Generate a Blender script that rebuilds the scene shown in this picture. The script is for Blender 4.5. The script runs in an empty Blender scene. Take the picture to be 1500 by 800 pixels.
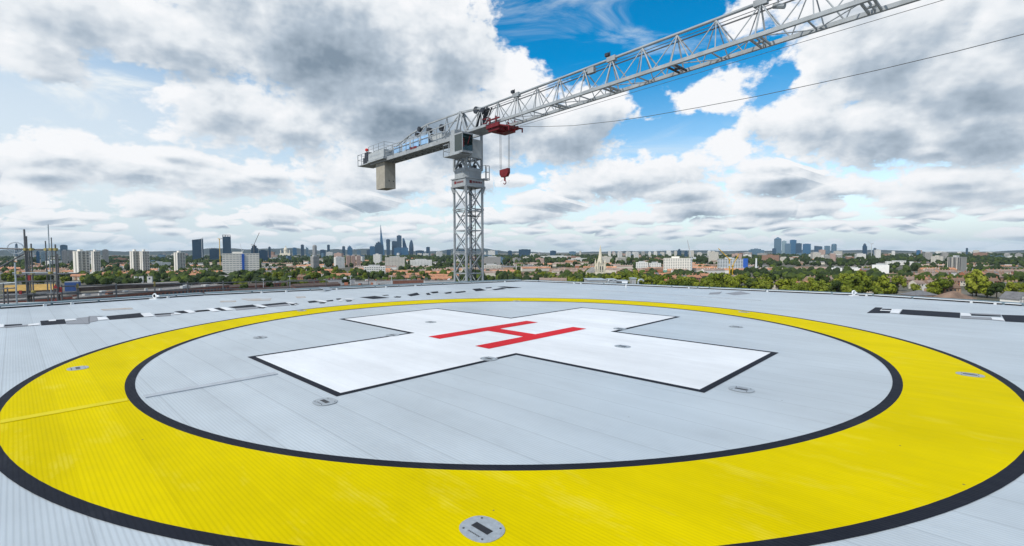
import bpy, bmesh, math, random
from mathutils import Vector, Matrix, noise as mnoise
R = math.radians
random.seed(7)
C = bpy.context.scene.collection
scene = bpy.context.scene

# ------------------------------------------------------------------ camera
Z0 = 40.3                 # helipad deck level above the street
CAMZ = Z0 + 1.7           # eye height
F, PITCH, ROLL = 699.1, math.atan((400 - 368.5) / 699.1), -0.0032
cam_d = bpy.data.cameras.new('camera'); cam = bpy.data.objects.new('camera', cam_d); C.objects.link(cam)
cam_d.sensor_width = 36; cam_d.lens = F / 1500 * 36
cam_d.clip_start = .1; cam_d.clip_end = 60000
CAMM = Matrix.Rotation(R(90) - PITCH, 4, 'X') @ Matrix.Rotation(ROLL, 4, 'Z')
cam.matrix_world = Matrix.Translation((0, 0, CAMZ)) @ CAMM
scene.camera = cam

def ray(px, py):
    """direction of a point of the 1500x800 survey photograph, scaled to y = 1"""
    d = CAMM.to_3x3() @ Vector(((px - 750) / F, (400 - py) / F, -1))
    return d / d.y
def at(px, D, z=0):       # ground position D metres ahead
    return Vector((ray(px, 385).x * D, D, z))
def top(py, D, px=750):   # height above street at distance D
    return CAMZ + ray(px, py).z * D
def on_deck(px, py, z=0):
    d = ray(px, py); t = (Z0 + z - CAMZ) / d.z
    return Vector((d.x * t, d.y * t, Z0 + z))

HAZE = 2.4e-5
# ------------------------------------------------------------------ exposure
vs = scene.view_settings
scene.display_settings.display_device = 'sRGB'
vs.view_transform = 'Standard'; vs.look = 'None'; vs.exposure = 0.0; vs.gamma = 1; vs.use_curve_mapping = False

# ------------------------------------------------------------------ sun
SUN_EL, SUN_AZ = R(46), R(222)       # azimuth clockwise from the view axis
sd = bpy.data.lights.new('sun', 'SUN'); sd.energy = 3.5; sd.angle = R(.5); sd.color = (1, .95, .87)
so = bpy.data.objects.new('sun', sd); C.objects.link(so)
sv = Vector((math.sin(SUN_AZ) * math.cos(SUN_EL), math.cos(SUN_AZ) * math.cos(SUN_EL), math.sin(SUN_EL)))
so.rotation_euler = (-sv).to_track_quat('-Z', 'Y').to_euler(); so.location = (0, 0, 300)

# ------------------------------------------------------------------ sky
W = bpy.data.worlds.new('World'); scene.world = W; W.use_nodes = True
SKY_STRENGTH = .1

def cloud_group(fine):
    g = bpy.data.node_groups.new('cloud_field', 'ShaderNodeTree')
    g.interface.new_socket('P', in_out='INPUT', socket_type='NodeSocketVector')
    g.interface.new_socket('D', in_out='OUTPUT', socket_type='NodeSocketFloat')
    N, L = g.nodes, g.links
    gi, go = N.new('NodeGroupInput'), N.new('NodeGroupOutput')
    P = gi.outputs['P']
    def noise(vec, scale, detail, rough, sx=1, sy=1, off=(0, 0, 0)):
        m = N.new('ShaderNodeMapping'); m.inputs['Scale'].default_value = (sx, sy, 1); m.inputs['Location'].default_value = off
        L.new(vec, m.inputs['Vector'])
        n = N.new('ShaderNodeTexNoise'); n.noise_dimensions = '2D'
        n.inputs['Scale'].default_value = scale; n.inputs['Detail'].default_value = detail; n.inputs['Roughness'].default_value = rough
        L.new(m.outputs[0], n.inputs['Vector']); return n
    def math_(op, a, b=None, c=None, clamp=False):
        m = N.new('ShaderNodeMath'); m.operation = op; m.use_clamp = clamp
        for i, v in enumerate((a, b, c)):
            if v is None: continue
            if isinstance(v, (int, float)): m.inputs[i].default_value = v
            else: L.new(v, m.inputs[i])
        return m.outputs[0]
    # warp
    wn = noise(P, 5, 4 if fine else 2, .55)
    vm = N.new('ShaderNodeVectorMath'); vm.operation = 'SUBTRACT'; L.new(wn.outputs['Color'], vm.inputs[0]); vm.inputs[1].default_value = (.5, .5, .5)
    vs_ = N.new('ShaderNodeVectorMath'); vs_.operation = 'MULTIPLY'; L.new(vm.outputs[0], vs_.inputs[0]); vs_.inputs[1].default_value = (.11, .06, 0)
    va = N.new('ShaderNodeVectorMath'); va.operation = 'ADD'; L.new(P, va.inputs[0]); L.new(vs_.outputs[0], va.inputs[1])
    PW = va.outputs[0]
    vr = N.new('ShaderNodeVectorMath'); vr.operation = 'MULTIPLY_ADD'; L.new(vm.outputs[0], vr.inputs[0]); vr.inputs[1].default_value = (.05, .02, 0); L.new(P, vr.inputs[2]); PR = vr.outputs[0]
    if fine:       # smaller curls on the edges
        w2 = noise(P, 17, 3, .55, 1, 1.3, (9, 4, 0))
        v2 = N.new('ShaderNodeVectorMath'); v2.operation = 'MULTIPLY_ADD'; L.new(w2.outputs['Color'], v2.inputs[0]); v2.inputs[1].default_value = (.07, .055, 0); v2.inputs[2].default_value = (-.035, -.0275, 0)
        v3 = N.new('ShaderNodeVectorMath'); v3.operation = 'ADD'; L.new(PW, v3.inputs[0]); L.new(v2.outputs[0], v3.inputs[1]); PW = v3.outputs[0]
    def azel(px, py):
        a = math.atan((px - 750) / F); return a, math.atan((368.5 - py) / F * math.cos(a))
    def blobs(lst, init):
        acc = None
        for px, py, rx, ry, rot, amp in lst:
            a, e = azel(px, py); ca = math.cos(a)
            sx, sy = F / (rx * ca * ca), F / (ry * ca)
            l = N.new('ShaderNodeVectorMath'); l.operation = 'LENGTH'
            if abs(rot) < 10:
                m = N.new('ShaderNodeVectorMath'); m.operation = 'MULTIPLY_ADD'; L.new(PW, m.inputs[0])
                m.inputs[1].default_value = (sx, sy, 0); m.inputs[2].default_value = (-a * sx, -e * sy, 0); L.new(m.outputs[0], l.inputs[0])
            else:
                cr, sr = math.cos(R(rot)), math.sin(R(rot)); xy = N.new('ShaderNodeCombineXYZ')
                for i, (u, w, k) in enumerate(((cr * sx, sr * sx, (a * cr + e * sr) * sx), (-sr * sy, cr * sy, (-a * sr + e * cr) * sy))):
                    t = N.new('ShaderNodeVectorMath'); t.operation = 'DOT_PRODUCT'; L.new(PW, t.inputs[0]); t.inputs[1].default_value = (u, w, 0)
                    L.new(math_('SUBTRACT', t.outputs['Value'], k), xy.inputs[i])
                L.new(xy.outputs[0], l.inputs[0])
            v = math_('MULTIPLY_ADD', l.outputs['Value'], -amp, amp)
            acc = math_('MAXIMUM', v, init) if acc is None else math_('SMOOTH_MAX', acc, v, .15)
        return acc
    cl = blobs([c for c in CLOUDS if fine or c[2] * c[3] > 3500], -.55)
    sep = N.new('ShaderNodeSeparateXYZ'); L.new(P, sep.inputs[0]); el = sep.outputs['Y']
    # rows of far cumulus near the horizon
    def mr(v, a, b, c, d, kind='SMOOTHSTEP'):
        m = N.new('ShaderNodeMapRange'); m.interpolation_type = kind
        for i, x in zip((1, 2, 3, 4), (a, b, c, d)): m.inputs[i].default_value = x
        L.new(v, m.inputs[0]); return m.outputs[0]
    def puffs(sx, sy, off, r0, k):
        m = N.new('ShaderNodeMapping'); m.inputs['Scale'].default_value = (sx, sy, 1); m.inputs['Location'].default_value = off; L.new(PR, m.inputs['Vector'])
        v = N.new('ShaderNodeTexVoronoi'); v.voronoi_dimensions = '2D'; v.inputs['Scale'].default_value = 1; v.inputs['Randomness'].default_value = .95; L.new(m.outputs[0], v.inputs['Vector'])
        c = N.new('ShaderNodeSeparateColor'); L.new(v.outputs['Color'], c.inputs[0])
        rad = math_('MULTIPLY_ADD', c.outputs[0], .34, r0 - .17)
        return math_('MULTIPLY', math_('SUBTRACT', rad, v.outputs['Distance']), k)
    low = mr(el, .045, .085, 0, 1)
    mixr = N.new('ShaderNodeMix'); L.new(low, mixr.inputs[0]); L.new(puffs(17, 62, (8.1, 4.7, 0), .56, 2.2), mixr.inputs[2]); L.new(puffs(7.5, 24, (3.1, 1.7, 0), .58, 2.4), mixr.inputs[3])
    rv = mixr.outputs[0]
    fade = mr(el, .13, .24, 0, -1.6)
    rv = math_('ADD', rv, fade)
    # away from the view: broken cumulus overhead and behind
    far = noise(P, 2.2, 5, .55, 1, 1.6).outputs[0]
    fv = math_('MULTIPLY_ADD', far, 4.0, -1.9)
    zen = mr(el, .52, .62, -2.0, 0)
    ax = math_('ABSOLUTE', sep.outputs['X']); side = mr(ax, .86, 1.0, -2.0, 0)
    fv = math_('ADD', fv, math_('MAXIMUM', zen, side))
    d = math_('SMOOTH_MAX', cl, rv, .2)
    d = math_('MAXIMUM', d, fv)
    hole = blobs(HOLES, 0)
    d = math_('SUBTRACT', d, hole)
    # billows
    b1 = noise(P, 11, 6 if fine else 3, .6, 1, 1.35, (5, 2, 0)).outputs[0]
    d = math_('ADD', d, math_('MULTIPLY', math_('SUBTRACT', b1, .5), mr(el, .08, .26, .7, 1.3)))
    if fine:
      b2 = noise(PR, 38, 5, .62, 1, 1.7, (1, 7, 0)).outputs[0]
      d = math_('ADD', d, math_('MULTIPLY', math_('SUBTRACT', b2, .5), mr(el, .10, .26, 1.25, .64)))
    L.new(d, go.inputs['D'])
    return g

# big clouds of the day, as seen from the deck (survey position, half sizes, tilt, thickness)
CLOUDS = [
 (120, 20, 230, 75, 0, .9), (260, 70, 260, 60, 0, .9), (480, 55, 250, 110, -12, 1.7), (590, 160, 210, 80, -18, 1.9),
 (640, 75, 120, 110, 0, 1.1), (745, 112, 66, 48, 0, .8), (740, 175, 120, 60, -15, 1.0),
 (330, 160, 130, 55, -8, 1.0), (420, 190, 130, 40, -8, 1.0), (60, 75, 140, 40, 0, .9),
 (860, 165, 100, 55, 8, 1.0), (800, 195, 120, 50, 0, 1.2),
 (1040, 145, 78, 36, 8, .9), (1090, 20, 60, 40, 20, .7),
 (1290, 75, 210, 95, 18, 1.2), (1420, 120, 190, 110, 0, 1.35), (1400, 190, 170, 60, 6, 1.45), (1230, 5, 160, 40, 0, .8),
 (1160, 195, 120, 50, 8, 1.1), (1260, 200, 120, 55, 0, 1.3), (1080, 225, 70, 26, 0, .9), (1480, 30, 120, 80, 0, 1.0),
 (920, 262, 170, 32, 0, 1.0), (1150, 275, 90, 24, 0, .9), (1400, 275, 170, 36, 0, 1.0),
 (90, 225, 150, 34, 0, 1.1), (220, 245, 110, 32, 0, 1.0), (330, 262, 110, 34, 0, 1.0), (560, 265, 160, 40, 0, .75), (30, 265, 100, 26, 0, .9),
 (600, 215, 120, 30, 0, .8),
]
HOLES = [
 (205, 108, 80, 18, -4, 1.0), (120, 155, 150, 24, 0, .6),
 (885, 30, 170, 100, 0, 1.5), (1000, 85, 80, 66, 20, 1.0), (990, 203, 120, 26, 8, .95), (1160, 118, 50, 34, 24, .8), (955, 150, 34, 40, 30, .9), (1120, 215, 60, 22, 12, .6),
 (1235, 298, 56, 24, 0, 1.0), (1225, 128, 46, 22, 10, .5), (1140, 245, 40, 14, 0, .8), (330, 312, 120, 8, 0, .5), (80, 305, 100, 9, 0, .5),
]
def build_sky():
    N, L = W.node_tree.nodes, W.node_tree.links
    N.clear()
    out = N.new('ShaderNodeOutputWorld'); bg = N.new('ShaderNodeBackground'); L.new(bg.outputs[0], out.inputs['Surface'])
    bg.inputs['Strength'].default_value = SKY_STRENGTH
    sky = N.new('ShaderNodeTexSky'); sky.sky_type = 'NISHITA'; sky.sun_disc = False
    sky.sun_elevation = SUN_EL; sky.sun_rotation = SUN_AZ; sky.altitude = 60; sky.air_density = 1.0; sky.dust_density = .4; sky.ozone_density = 2.0
    hs = N.new('ShaderNodeHueSaturation'); hs.inputs['Hue'].default_value = .49; hs.inputs['Saturation'].default_value = 1.65; hs.inputs['Value'].default_value = 1.6; L.new(sky.outputs[0], hs.inputs['Color'])
    geo = N.new('ShaderNodeTexCoord')
    sep = N.new('ShaderNodeSeparateXYZ'); L.new(geo.outputs['Generated'], sep.inputs[0])
    def math_(op, a, b=None, c=None, clamp=False):
        m = N.new('ShaderNodeMath'); m.operation = op; m.use_clamp = clamp
        for i, v in enumerate((a, b, c)):
            if v is None: continue
            if isinstance(v, (int, float)): m.inputs[i].default_value = v
            else: L.new(v, m.inputs[i])
        return m.outputs[0]
    def mr(v, a, b, c, d, kind='SMOOTHSTEP'):
        m = N.new('ShaderNodeMapRange'); m.interpolation_type = kind
        for i, x in zip((1, 2, 3, 4), (a, b, c, d)): m.inputs[i].default_value = x
        L.new(v, m.inputs[0]); return m.outputs[0]
    def rgb(c): n = N.new('ShaderNodeRGB'); n.outputs[0].default_value = (*c, 1); return n.outputs[0]
    def mix(f, a, b):
        m = N.new('ShaderNodeMix'); m.data_type = 'RGBA'; L.new(f, m.inputs[0]); L.new(a, m.inputs[6]); L.new(b, m.inputs[7]); return m.outputs[2]
    L.new(mr(math_('ARCSINE', sep.outputs['Z']), .06, .38, .85, 1.55), hs.inputs['Saturation'])
    az = math_('ARCTAN2', sep.outputs['X'], sep.outputs['Y']); el = math_('ARCSINE', sep.outputs['Z'])
    cmb = N.new('ShaderNodeCombineXYZ'); L.new(az, cmb.inputs[0]); L.new(el, cmb.inputs[1])
    g_fine, g_soft = cloud_group(True), cloud_group(False)
    near = mr(el, .0, .30, .22, 1.0, 'LINEAR')      # far clouds are small: look a shorter way up
    prev = [None]
    def field(off, g):            # each lookup waits for the one before it (keeps the shader's stack small)
        a = N.new('ShaderNodeVectorMath'); a.operation = 'MULTIPLY_ADD'; a.inputs[0].default_value = (*off, 0); L.new(near, a.inputs[1]); L.new(cmb.outputs[0], a.inputs[2]); src = a.outputs[0]
        if prev[0]:
            k = N.new('ShaderNodeVectorMath'); k.operation = 'MULTIPLY_ADD'; k.inputs[1].default_value = (1e-6, 1e-6, 0)
            L.new(prev[0], k.inputs[0]); L.new(src, k.inputs[2]); src = k.outputs[0]
        n = N.new('ShaderNodeGroup'); n.node_tree = g; L.new(src, n.inputs['P']); prev[0] = n.outputs['D']; return prev[0]
    d0, d1, d2 = field((0, 0), g_fine), field((-.012, .018), g_soft), field((-.03, .055), g_soft)
    alpha = mr(d0, -.12, .3, 0, 1)
    # cloud overhead of each point shades it: bright crests, grey bases
    th = math_('ADD', math_('MULTIPLY', d1, .45), math_('MULTIPLY', d2, .55))
    sh = math_('MULTIPLY', mr(th, -.1, 1.75, 0, 1, 'LINEAR'), mr(el, .02, .22, .78, 1.0))
    rim = math_('SUBTRACT', d0, d1); sh = math_('MULTIPLY_ADD', rim, -.35, sh, True)
    ramp = N.new('ShaderNodeValToRGB'); L.new(sh, ramp.inputs[0])
    el_ = ramp.color_ramp.elements; el_[0].position = 0; el_[0].color = (9.6, 9.7, 9.9, 1)
    el_[1].position = 1; el_[1].color = (2.3, 3.0, 3.8, 1)
    e = el_.new(.25); e.color = (8.2, 8.6, 9.0, 1)
    e = el_.new(.6); e.color = (4.6, 5.4, 6.3, 1)
    # thin high veil
    n = N.new('ShaderNodeTexNoise'); n.noise_dimensions = '2D'; n.inputs['Scale'].default_value = 1; n.inputs['Detail'].default_value = 6; n.inputs['Roughness'].default_value = .62; n.inputs['Distortion'].default_value = .6
    mp = N.new('ShaderNodeMapping'); mp.inputs['Scale'].default_value = (3.2, 11, 1); mp.inputs['Rotation'].default_value = (0, 0, R(-24)); L.new(cmb.outputs[0], mp.inputs['Vector']); L.new(mp.outputs[0], n.inputs['Vector'])
    veil = mr(n.outputs[0], .50, .82, 0.0, .6)
    left = mr(az, -.72, -.05, 1.0, 0); lowv = mr(el, .38, .22, .15, .7); veil = math_('ADD', veil, math_('MULTIPLY', left, lowv), None, True)
    blue = mix(veil, hs.outputs[0], rgb((8.3, 8.9, 9.3)))
    hz = mr(el, .0, .16, .72, 0); blue = mix(hz, blue, rgb((6.3, 7.6, 8.4)))
    col = mix(alpha, blue, ramp.outputs[0])
    hz2 = mr(el, -.005, .05, .55, 0); col = mix(hz2, col, rgb((6.2, 7.3, 8.0)))
    L.new(col, bg.inputs['Color'])
build_sky()
W.cycles.sampling_method = 'NONE'      # broad soft sky: picked up by the surfaces' own rays
scene.cycles.max_bounces = 6; scene.cycles.diffuse_bounces = 3; scene.cycles.glossy_bounces = 3

# ------------------------------------------------------------------ helpers
class MB:
    """collects boxes, bars and sheets; build() links them as ONE mesh object"""
    def __init__(s): s.v, s.f, s.m = [], [], []
    def add(s, vs, fs, mi=0):
        o = len(s.v); s.v += [tuple(v) for v in vs]; s.f += [tuple(i + o for i in f) for f in fs]; s.m += [mi] * len(fs)
    def box(s, x0, x1, y0, y1, z0, z1, mi=0):
        s.add([(x, y, z) for z in (z0, z1) for y in (y0, y1) for x in (x0, x1)],
              [(0, 2, 3, 1), (4, 5, 7, 6), (0, 1, 5, 4), (1, 3, 7, 5), (3, 2, 6, 7), (2, 0, 4, 6)], mi)
    def bar(s, p, q, w, h=None, n=4, mi=0, cap=True):
        p, q = Vector(p), Vector(q); d = q - p
        if d.length < 1e-6: return
        d.normalize(); up = Vector((0, 0, 1)) if abs(d.z) < .95 else Vector((1, 0, 0))
        a = d.cross(up).normalized(); b = a.cross(d).normalized(); h = h or w
        ring = []
        for e in (p, q):
            for k in range(n):
                t = (k + .5) / n * 2 * math.pi; sc = .5 / math.cos(math.pi / n) if n == 4 else .5
                ring.append(e + a * (math.cos(t) * w * sc) + b * (math.sin(t) * h * sc))
        fs = [(k, (k + 1) % n, n + (k + 1) % n, n + k) for k in range(n)]
        if cap: fs += [tuple(range(n))[::-1], tuple(range(n, 2 * n))]
        s.add(ring, fs, mi)
    def path(s, pts, w, n=5, mi=0):
        for a, b in zip(pts, pts[1:]): s.bar(a, b, w, n=n, mi=mi, cap=False)
    def prism(s, poly, z0, z1, mi=0):
        n = len(poly)
        s.add([(p[0], p[1], z0) for p in poly] + [(p[0], p[1], z1) for p in poly],
              [tuple(range(n))[::-1], tuple(range(n, 2 * n))] + [(k, (k + 1) % n, n + (k + 1) % n, n + k) for k in range(n)], mi)
    def lathe(s, prof, n=16, c=(0, 0), mi=0, ang=0):
        vs = [(c[0] + r * math.cos(2 * math.pi * k / n + ang), c[1] + r * math.sin(2 * math.pi * k / n + ang), z) for r, z in prof for k in range(n)]
        fs = [(i * n + k, i * n + (k + 1) % n, (i + 1) * n + (k + 1) % n, (i + 1) * n + k) for i in range(len(prof) - 1) for k in range(n)]
        fs += [tuple(range(n))[::-1], tuple(range((len(prof) - 1) * n, len(prof) * n))]
        s.add(vs, fs, mi)
    def sheet(s, poly, mi=0): s.add(poly, [tuple(range(len(poly)))], mi)
    def mesh(s, name, mats, smooth=False):
        me = bpy.data.meshes.new(name); me.from_pydata(s.v, [], s.f)
        for m in (mats if isinstance(mats, (list, tuple)) else [mats]): me.materials.append(m)
        if any(s.m): me.polygons.foreach_set('material_index', s.m)
        if smooth: me.polygons.foreach_set('use_smooth', [True] * len(me.polygons))
        me.update(); return me
    def build(s, name, mats, parent=None, smooth=False): return link(name, s.mesh(name, mats, smooth), parent)

def link(name, data, parent=None, loc=None, rz=None):
    o = bpy.data.objects.new(name, data); C.objects.link(o)
    if parent is not None: o.parent = parent
    if loc is not None: o.location = loc
    if rz is not None: o.rotation_euler = (0, 0, rz)
    return o
def tag(o, label, cat, group=None, kind=None):
    o['label'] = label; o['category'] = cat
    if group: o['group'] = group
    if kind: o['kind'] = kind
    return o
def thing(name, label, cat, loc=(0, 0, 0), rz=0, group=None):
    o = bpy.data.objects.new(name, None); C.objects.link(o); o.empty_display_size = .5
    o.location = loc; o.rotation_euler = (0, 0, rz)
    return tag(o, label, cat, group)
def copy_tree(o, parent=None):
    c = o.copy(); C.objects.link(c)
    if parent is not None: c.parent = parent
    for ch in list(o.children): copy_tree(ch, c)
    return c
def structure(o): o['kind'] = 'structure'; return o

# ------------------------------------------------------------------ materials
def mat(name, col, rough=.6, metal=0, var=0, scale=1.0, spec=.4, coord='Object', stretch=(1, 1, 1), col2=None, bump=0):
    m = bpy.data.materials.new(name); m.use_nodes = True
    N, L = m.node_tree.nodes, m.node_tree.links; b = N['Principled BSDF']
    b.inputs['Roughness'].default_value = rough; b.inputs['Metallic'].default_value = metal; b.inputs['Specular IOR Level'].default_value = spec
    b.inputs['Base Color'].default_value = (*col, 1)
    if var or col2:
        tc = N.new('ShaderNodeTexCoord'); mp = N.new('ShaderNodeMapping'); mp.inputs['Scale'].default_value = stretch
        L.new(tc.outputs[coord], mp.inputs[0])
        n = N.new('ShaderNodeTexNoise'); n.inputs['Scale'].default_value = scale; n.inputs['Detail'].default_value = 5; n.inputs['Roughness'].default_value = .6
        L.new(mp.outputs[0], n.inputs['Vector'])
        r = N.new('ShaderNodeValToRGB'); L.new(n.outputs[0], r.inputs[0])
        e = r.color_ramp.elements; e[0].position = .32; e[1].position = .68
        c2 = col2 or tuple(min(1, c * (1 + var)) for c in col); c1 = col if col2 else tuple(c * (1 - var) for c in col)
        e[0].color = (*c1, 1); e[1].color = (*c2, 1); L.new(r.outputs[0], b.inputs['Base Color'])
        if bump:
            bp = N.new('ShaderNodeBump'); bp.inputs['Strength'].default_value = bump; L.new(n.outputs[0], bp.inputs['Height']); L.new(bp.outputs[0], b.inputs['Normal'])
    return m

def facade_mat(name, wall, glass, sx, sz, frac=.55, rough=.5, vertical=False, jitter=.35):
    """distant facade: storeys of glazing between spandrels, each pane its own tone"""
    m = bpy.data.materials.new(name); m.use_nodes = True
    N, L = m.node_tree.nodes, m.node_tree.links; b = N['Principled BSDF']; b.inputs['Roughness'].default_value = rough
    tc = N.new('ShaderNodeTexCoord'); sp = N.new('ShaderNodeSeparateXYZ'); L.new(tc.outputs['Object'], sp.inputs[0])
    def mth(op, a, b_=None):
        k = N.new('ShaderNodeMath'); k.operation = op
        for i, v in enumerate((a, b_)):
            if v is None: continue
            if isinstance(v, (int, float)): k.inputs[i].default_value = v
            else: L.new(v, k.inputs[i])
        return k.outputs[0]
    h = mth('ADD', sp.outputs['X'], sp.outputs['Y'])
    u = mth('DIVIDE', h, sx); w = mth('DIVIDE', sp.outputs['Z'], sz)
    fu, fw = mth('FRACT', u), mth('FRACT', w)
    win = mth('MULTIPLY', mth('LESS_THAN', fu, .97 if vertical is None else (.62 if not vertical else frac)), mth('LESS_THAN', fw, frac if not vertical else .9))
    cv = N.new('ShaderNodeCombineXYZ'); L.new(mth('FLOOR', u), cv.inputs[0]); L.new(mth('FLOOR', w), cv.inputs[1])
    wn = N.new('ShaderNodeTexWhiteNoise'); L.new(cv.outputs[0], wn.inputs['Vector'])
    g = N.new('ShaderNodeMix'); g.data_type = 'RGBA'; L.new(wn.outputs['Value'], g.inputs[0])
    g.inputs[6].default_value = (*[c * (1 - jitter) for c in glass], 1); g.inputs[7].default_value = (*[min(1, c * (1 + 2 * jitter)) for c in glass], 1)
    x = N.new('ShaderNodeMix'); x.data_type = 'RGBA'; L.new(win, x.inputs[0]); x.inputs[6].default_value = (*wall, 1); L.new(g.outputs[2], x.inputs[7])
    L.new(x.outputs[2], b.inputs['Base Color'])
    rr = N.new('ShaderNodeMapRange'); L.new(win, rr.inputs[0]); rr.inputs[3].default_value = .7; rr.inputs[4].default_value = .18; L.new(rr.outputs[0], b.inputs['Roughness'])
    return m

def lum_tree(name, c1, c2, c3):
    m = bpy.data.materials.new(name); m.use_nodes = True
    N, L = m.node_tree.nodes, m.node_tree.links; b = N['Principled BSDF']; b.inputs['Roughness'].default_value = .75; b.inputs['Specular IOR Level'].default_value = .15
    tc = N.new('ShaderNodeTexCoord'); n = N.new('ShaderNodeTexNoise'); n.inputs['Scale'].default_value = .55; n.inputs['Detail'].default_value = 4; L.new(tc.outputs['Object'], n.inputs['Vector'])
    oi = N.new('ShaderNodeObjectInfo')
    a = N.new('ShaderNodeMath'); a.operation = 'MULTIPLY_ADD'; L.new(oi.outputs['Random'], a.inputs[0]); a.inputs[1].default_value = .5; a.inputs[2].default_value = -.25
    s_ = N.new('ShaderNodeMath'); s_.operation = 'ADD'; L.new(n.outputs[0], s_.inputs[0]); L.new(a.outputs[0], s_.inputs[1])
    r = N.new('ShaderNodeValToRGB'); L.new(s_.outputs[0], r.inputs[0]); e = r.color_ramp.elements
    e[0].position = .25; e[0].color = (*c1, 1); e[1].position = .8; e[1].color = (*c3, 1); k = e.new(.5); k.color = (*c2, 1)
    L.new(r.outputs[0], b.inputs['Base Color']); return m

# ------------------------------------------------------------------ deck material: ribbed aluminium planks
def deck_mat(name, col, rough=.5, metal=0., joints=.2, wear=None, ribs=1.0, worn_amt=.0, spec=.35):
    m = bpy.data.materials.new(name); m.use_nodes = True
    N, L = m.node_tree.nodes, m.node_tree.links; b = N['Principled BSDF']
    b.inputs['Metallic'].default_value = metal
    tc = N.new('ShaderNodeTexCoord'); sp = N.new('ShaderNodeSeparateXYZ'); L.new(tc.outputs['Object'], sp.inputs[0])
    def mth(op, a, b_=None, c=None, cl=False):
        k = N.new('ShaderNodeMath'); k.operation = op; k.use_clamp = cl
        for i, v in enumerate((a, b_, c)):
            if v is None: continue
            if isinstance(v, (int, float)): k.inputs[i].default_value = v
            else: L.new(v, k.inputs[i])
        return k.outputs[0]
    x = sp.outputs['X']
    rib = mth('ABSOLUTE', mth('SUBTRACT', mth('FRACT', mth('DIVIDE', x, .031)), .5))     # ribs every 31 mm
    ribh = mth('MINIMUM', rib, .32)
    pl = mth('FRACT', mth('DIVIDE', x, .434)); seam = mth('LESS_THAN', pl, .022)
    fl = mth('FLOOR', mth('DIVIDE', x, .434)); wn = N.new('ShaderNodeTexWhiteNoise'); wn.noise_dimensions = '1D'; L.new(fl, wn.inputs['W'])
    def noise(scale, stretch, det=5, ro=.6):
        mp = N.new('ShaderNodeMapping'); mp.inputs['Scale'].default_value = stretch; L.new(tc.outputs['Object'], mp.inputs[0])
        n = N.new('ShaderNodeTexNoise'); n.inputs['Scale'].default_value = scale; n.inputs['Detail'].default_value = det; n.inputs['Roughness'].default_value = ro; L.new(mp.outputs[0], n.inputs['Vector']); return n.outputs[0]
    streak = noise(1.0, (2.2, .28, 1), 6, .65); fine = noise(14, (1, .35, 1), 5, .7)
    f = mth('ADD', mth('MULTIPLY_ADD', streak, .30, .85), mth('MULTIPLY_ADD', wn.outputs['Value'], .06, -.03))
    f = mth('ADD', f, mth('MULTIPLY_ADD', fine, .14, -.07))
    stain = noise(.55, (1, .8, 1), 7, .62); f = mth('MULTIPLY', f, mth('MULTIPLY_ADD', stain, .42, .79))
    f = mth('MULTIPLY', f, mth('MULTIPLY_ADD', ribh, .5 * ribs, 1 - .125 * ribs))
    if joints: f = mth('MULTIPLY', f, mth('MULTIPLY_ADD', seam, -joints, 1))
    vm = N.new('ShaderNodeVectorMath'); vm.operation = 'SCALE'; vm.inputs[0].default_value = col; L.new(f, vm.inputs['Scale'])
    colr = vm.outputs[0]
    if wear:
        w = noise(2.2, (1.4, .5, 1), 7, .7)
        r = N.new('ShaderNodeMapRange'); L.new(w, r.inputs[0]); r.inputs[1].default_value = .54; r.inputs[2].default_value = .74; r.inputs[4].default_value = worn_amt
        rr = mth('MULTIPLY', r.outputs[0], mth('MULTIPLY_ADD', ribh, 2.4, .1, True))
        mx = N.new('ShaderNodeMix'); mx.data_type = 'RGBA'; L.new(rr, mx.inputs[0]); L.new(colr, mx.inputs[6]); mx.inputs[7].default_value = (*wear, 1); colr = mx.outputs[2]
    # small scuffs and dirt specks
    vo = N.new('ShaderNodeTexVoronoi'); vo.inputs['Scale'].default_value = 1.6; L.new(tc.outputs['Object'], vo.inputs['Vector'])
    spk = mth('LESS_THAN', vo.outputs['Distance'], .014)
    mx = N.new('ShaderNodeMix'); mx.data_type = 'RGBA'; L.new(mth('MULTIPLY', spk, .8), mx.inputs[0]); L.new(colr, mx.inputs[6]); mx.inputs[7].default_value = (.06, .06, .06, 1)
    L.new(mx.outputs[2], b.inputs['Base Color'])
    b.inputs['Specular IOR Level'].default_value = spec
    L.new(mth('MULTIPLY_ADD', fine, .3, rough - .15, True), b.inputs['Roughness'])
    hgt = mth('SUBTRACT', ribh, mth('MULTIPLY', seam, .5))
    bp = N.new('ShaderNodeBump'); bp.inputs['Strength'].default_value = .5 * ribs; bp.inputs['Distance'].default_value = .004; L.new(hgt, bp.inputs['Height']); L.new(bp.outputs[0], b.inputs['Normal'])
    return m

M = {}
M['deck'] = deck_mat('deck_aluminium', (.42, .47, .502), .42, 0, joints=.24, spec=.6, wear=(.29, .31, .33), worn_amt=.45)
M['white'] = deck_mat('deck_white_paint', (.67, .69, .705), .55, joints=.05, ribs=.35, wear=(.5, .52, .53), worn_amt=.35)
M['red'] = deck_mat('deck_red_paint', (.54, .009, .016), .6, joints=.05, ribs=.4, spec=.12)
M['yellow'] = deck_mat('deck_yellow_paint', (.585, .468, .0), .7, joints=.07, wear=(.68, .60, .10), ribs=.7, worn_amt=.4, spec=.02)
M['black'] = deck_mat('deck_black_paint', (.010, .012, .019), .65, joints=.1, wear=(.045, .05, .06), ribs=1.2, worn_amt=.5, spec=.12)
M['strip'] = mat('joint_cover', (.36, .39, .42), .55, 0, .12, 6)
M['plate'] = mat('light_plate', (.33, .365, .39), .45, .2, .15, 30)
M['slot'] = mat('dark_slot', (.012, .012, .014), .4)
M['galv'] = mat('galvanised_steel', (.42, .46, .49), .5, .3, .15, 3)
M['teal'] = mat('edge_kerb_paint', (.13, .19, .22), .55, 0, .2, 2)
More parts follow.
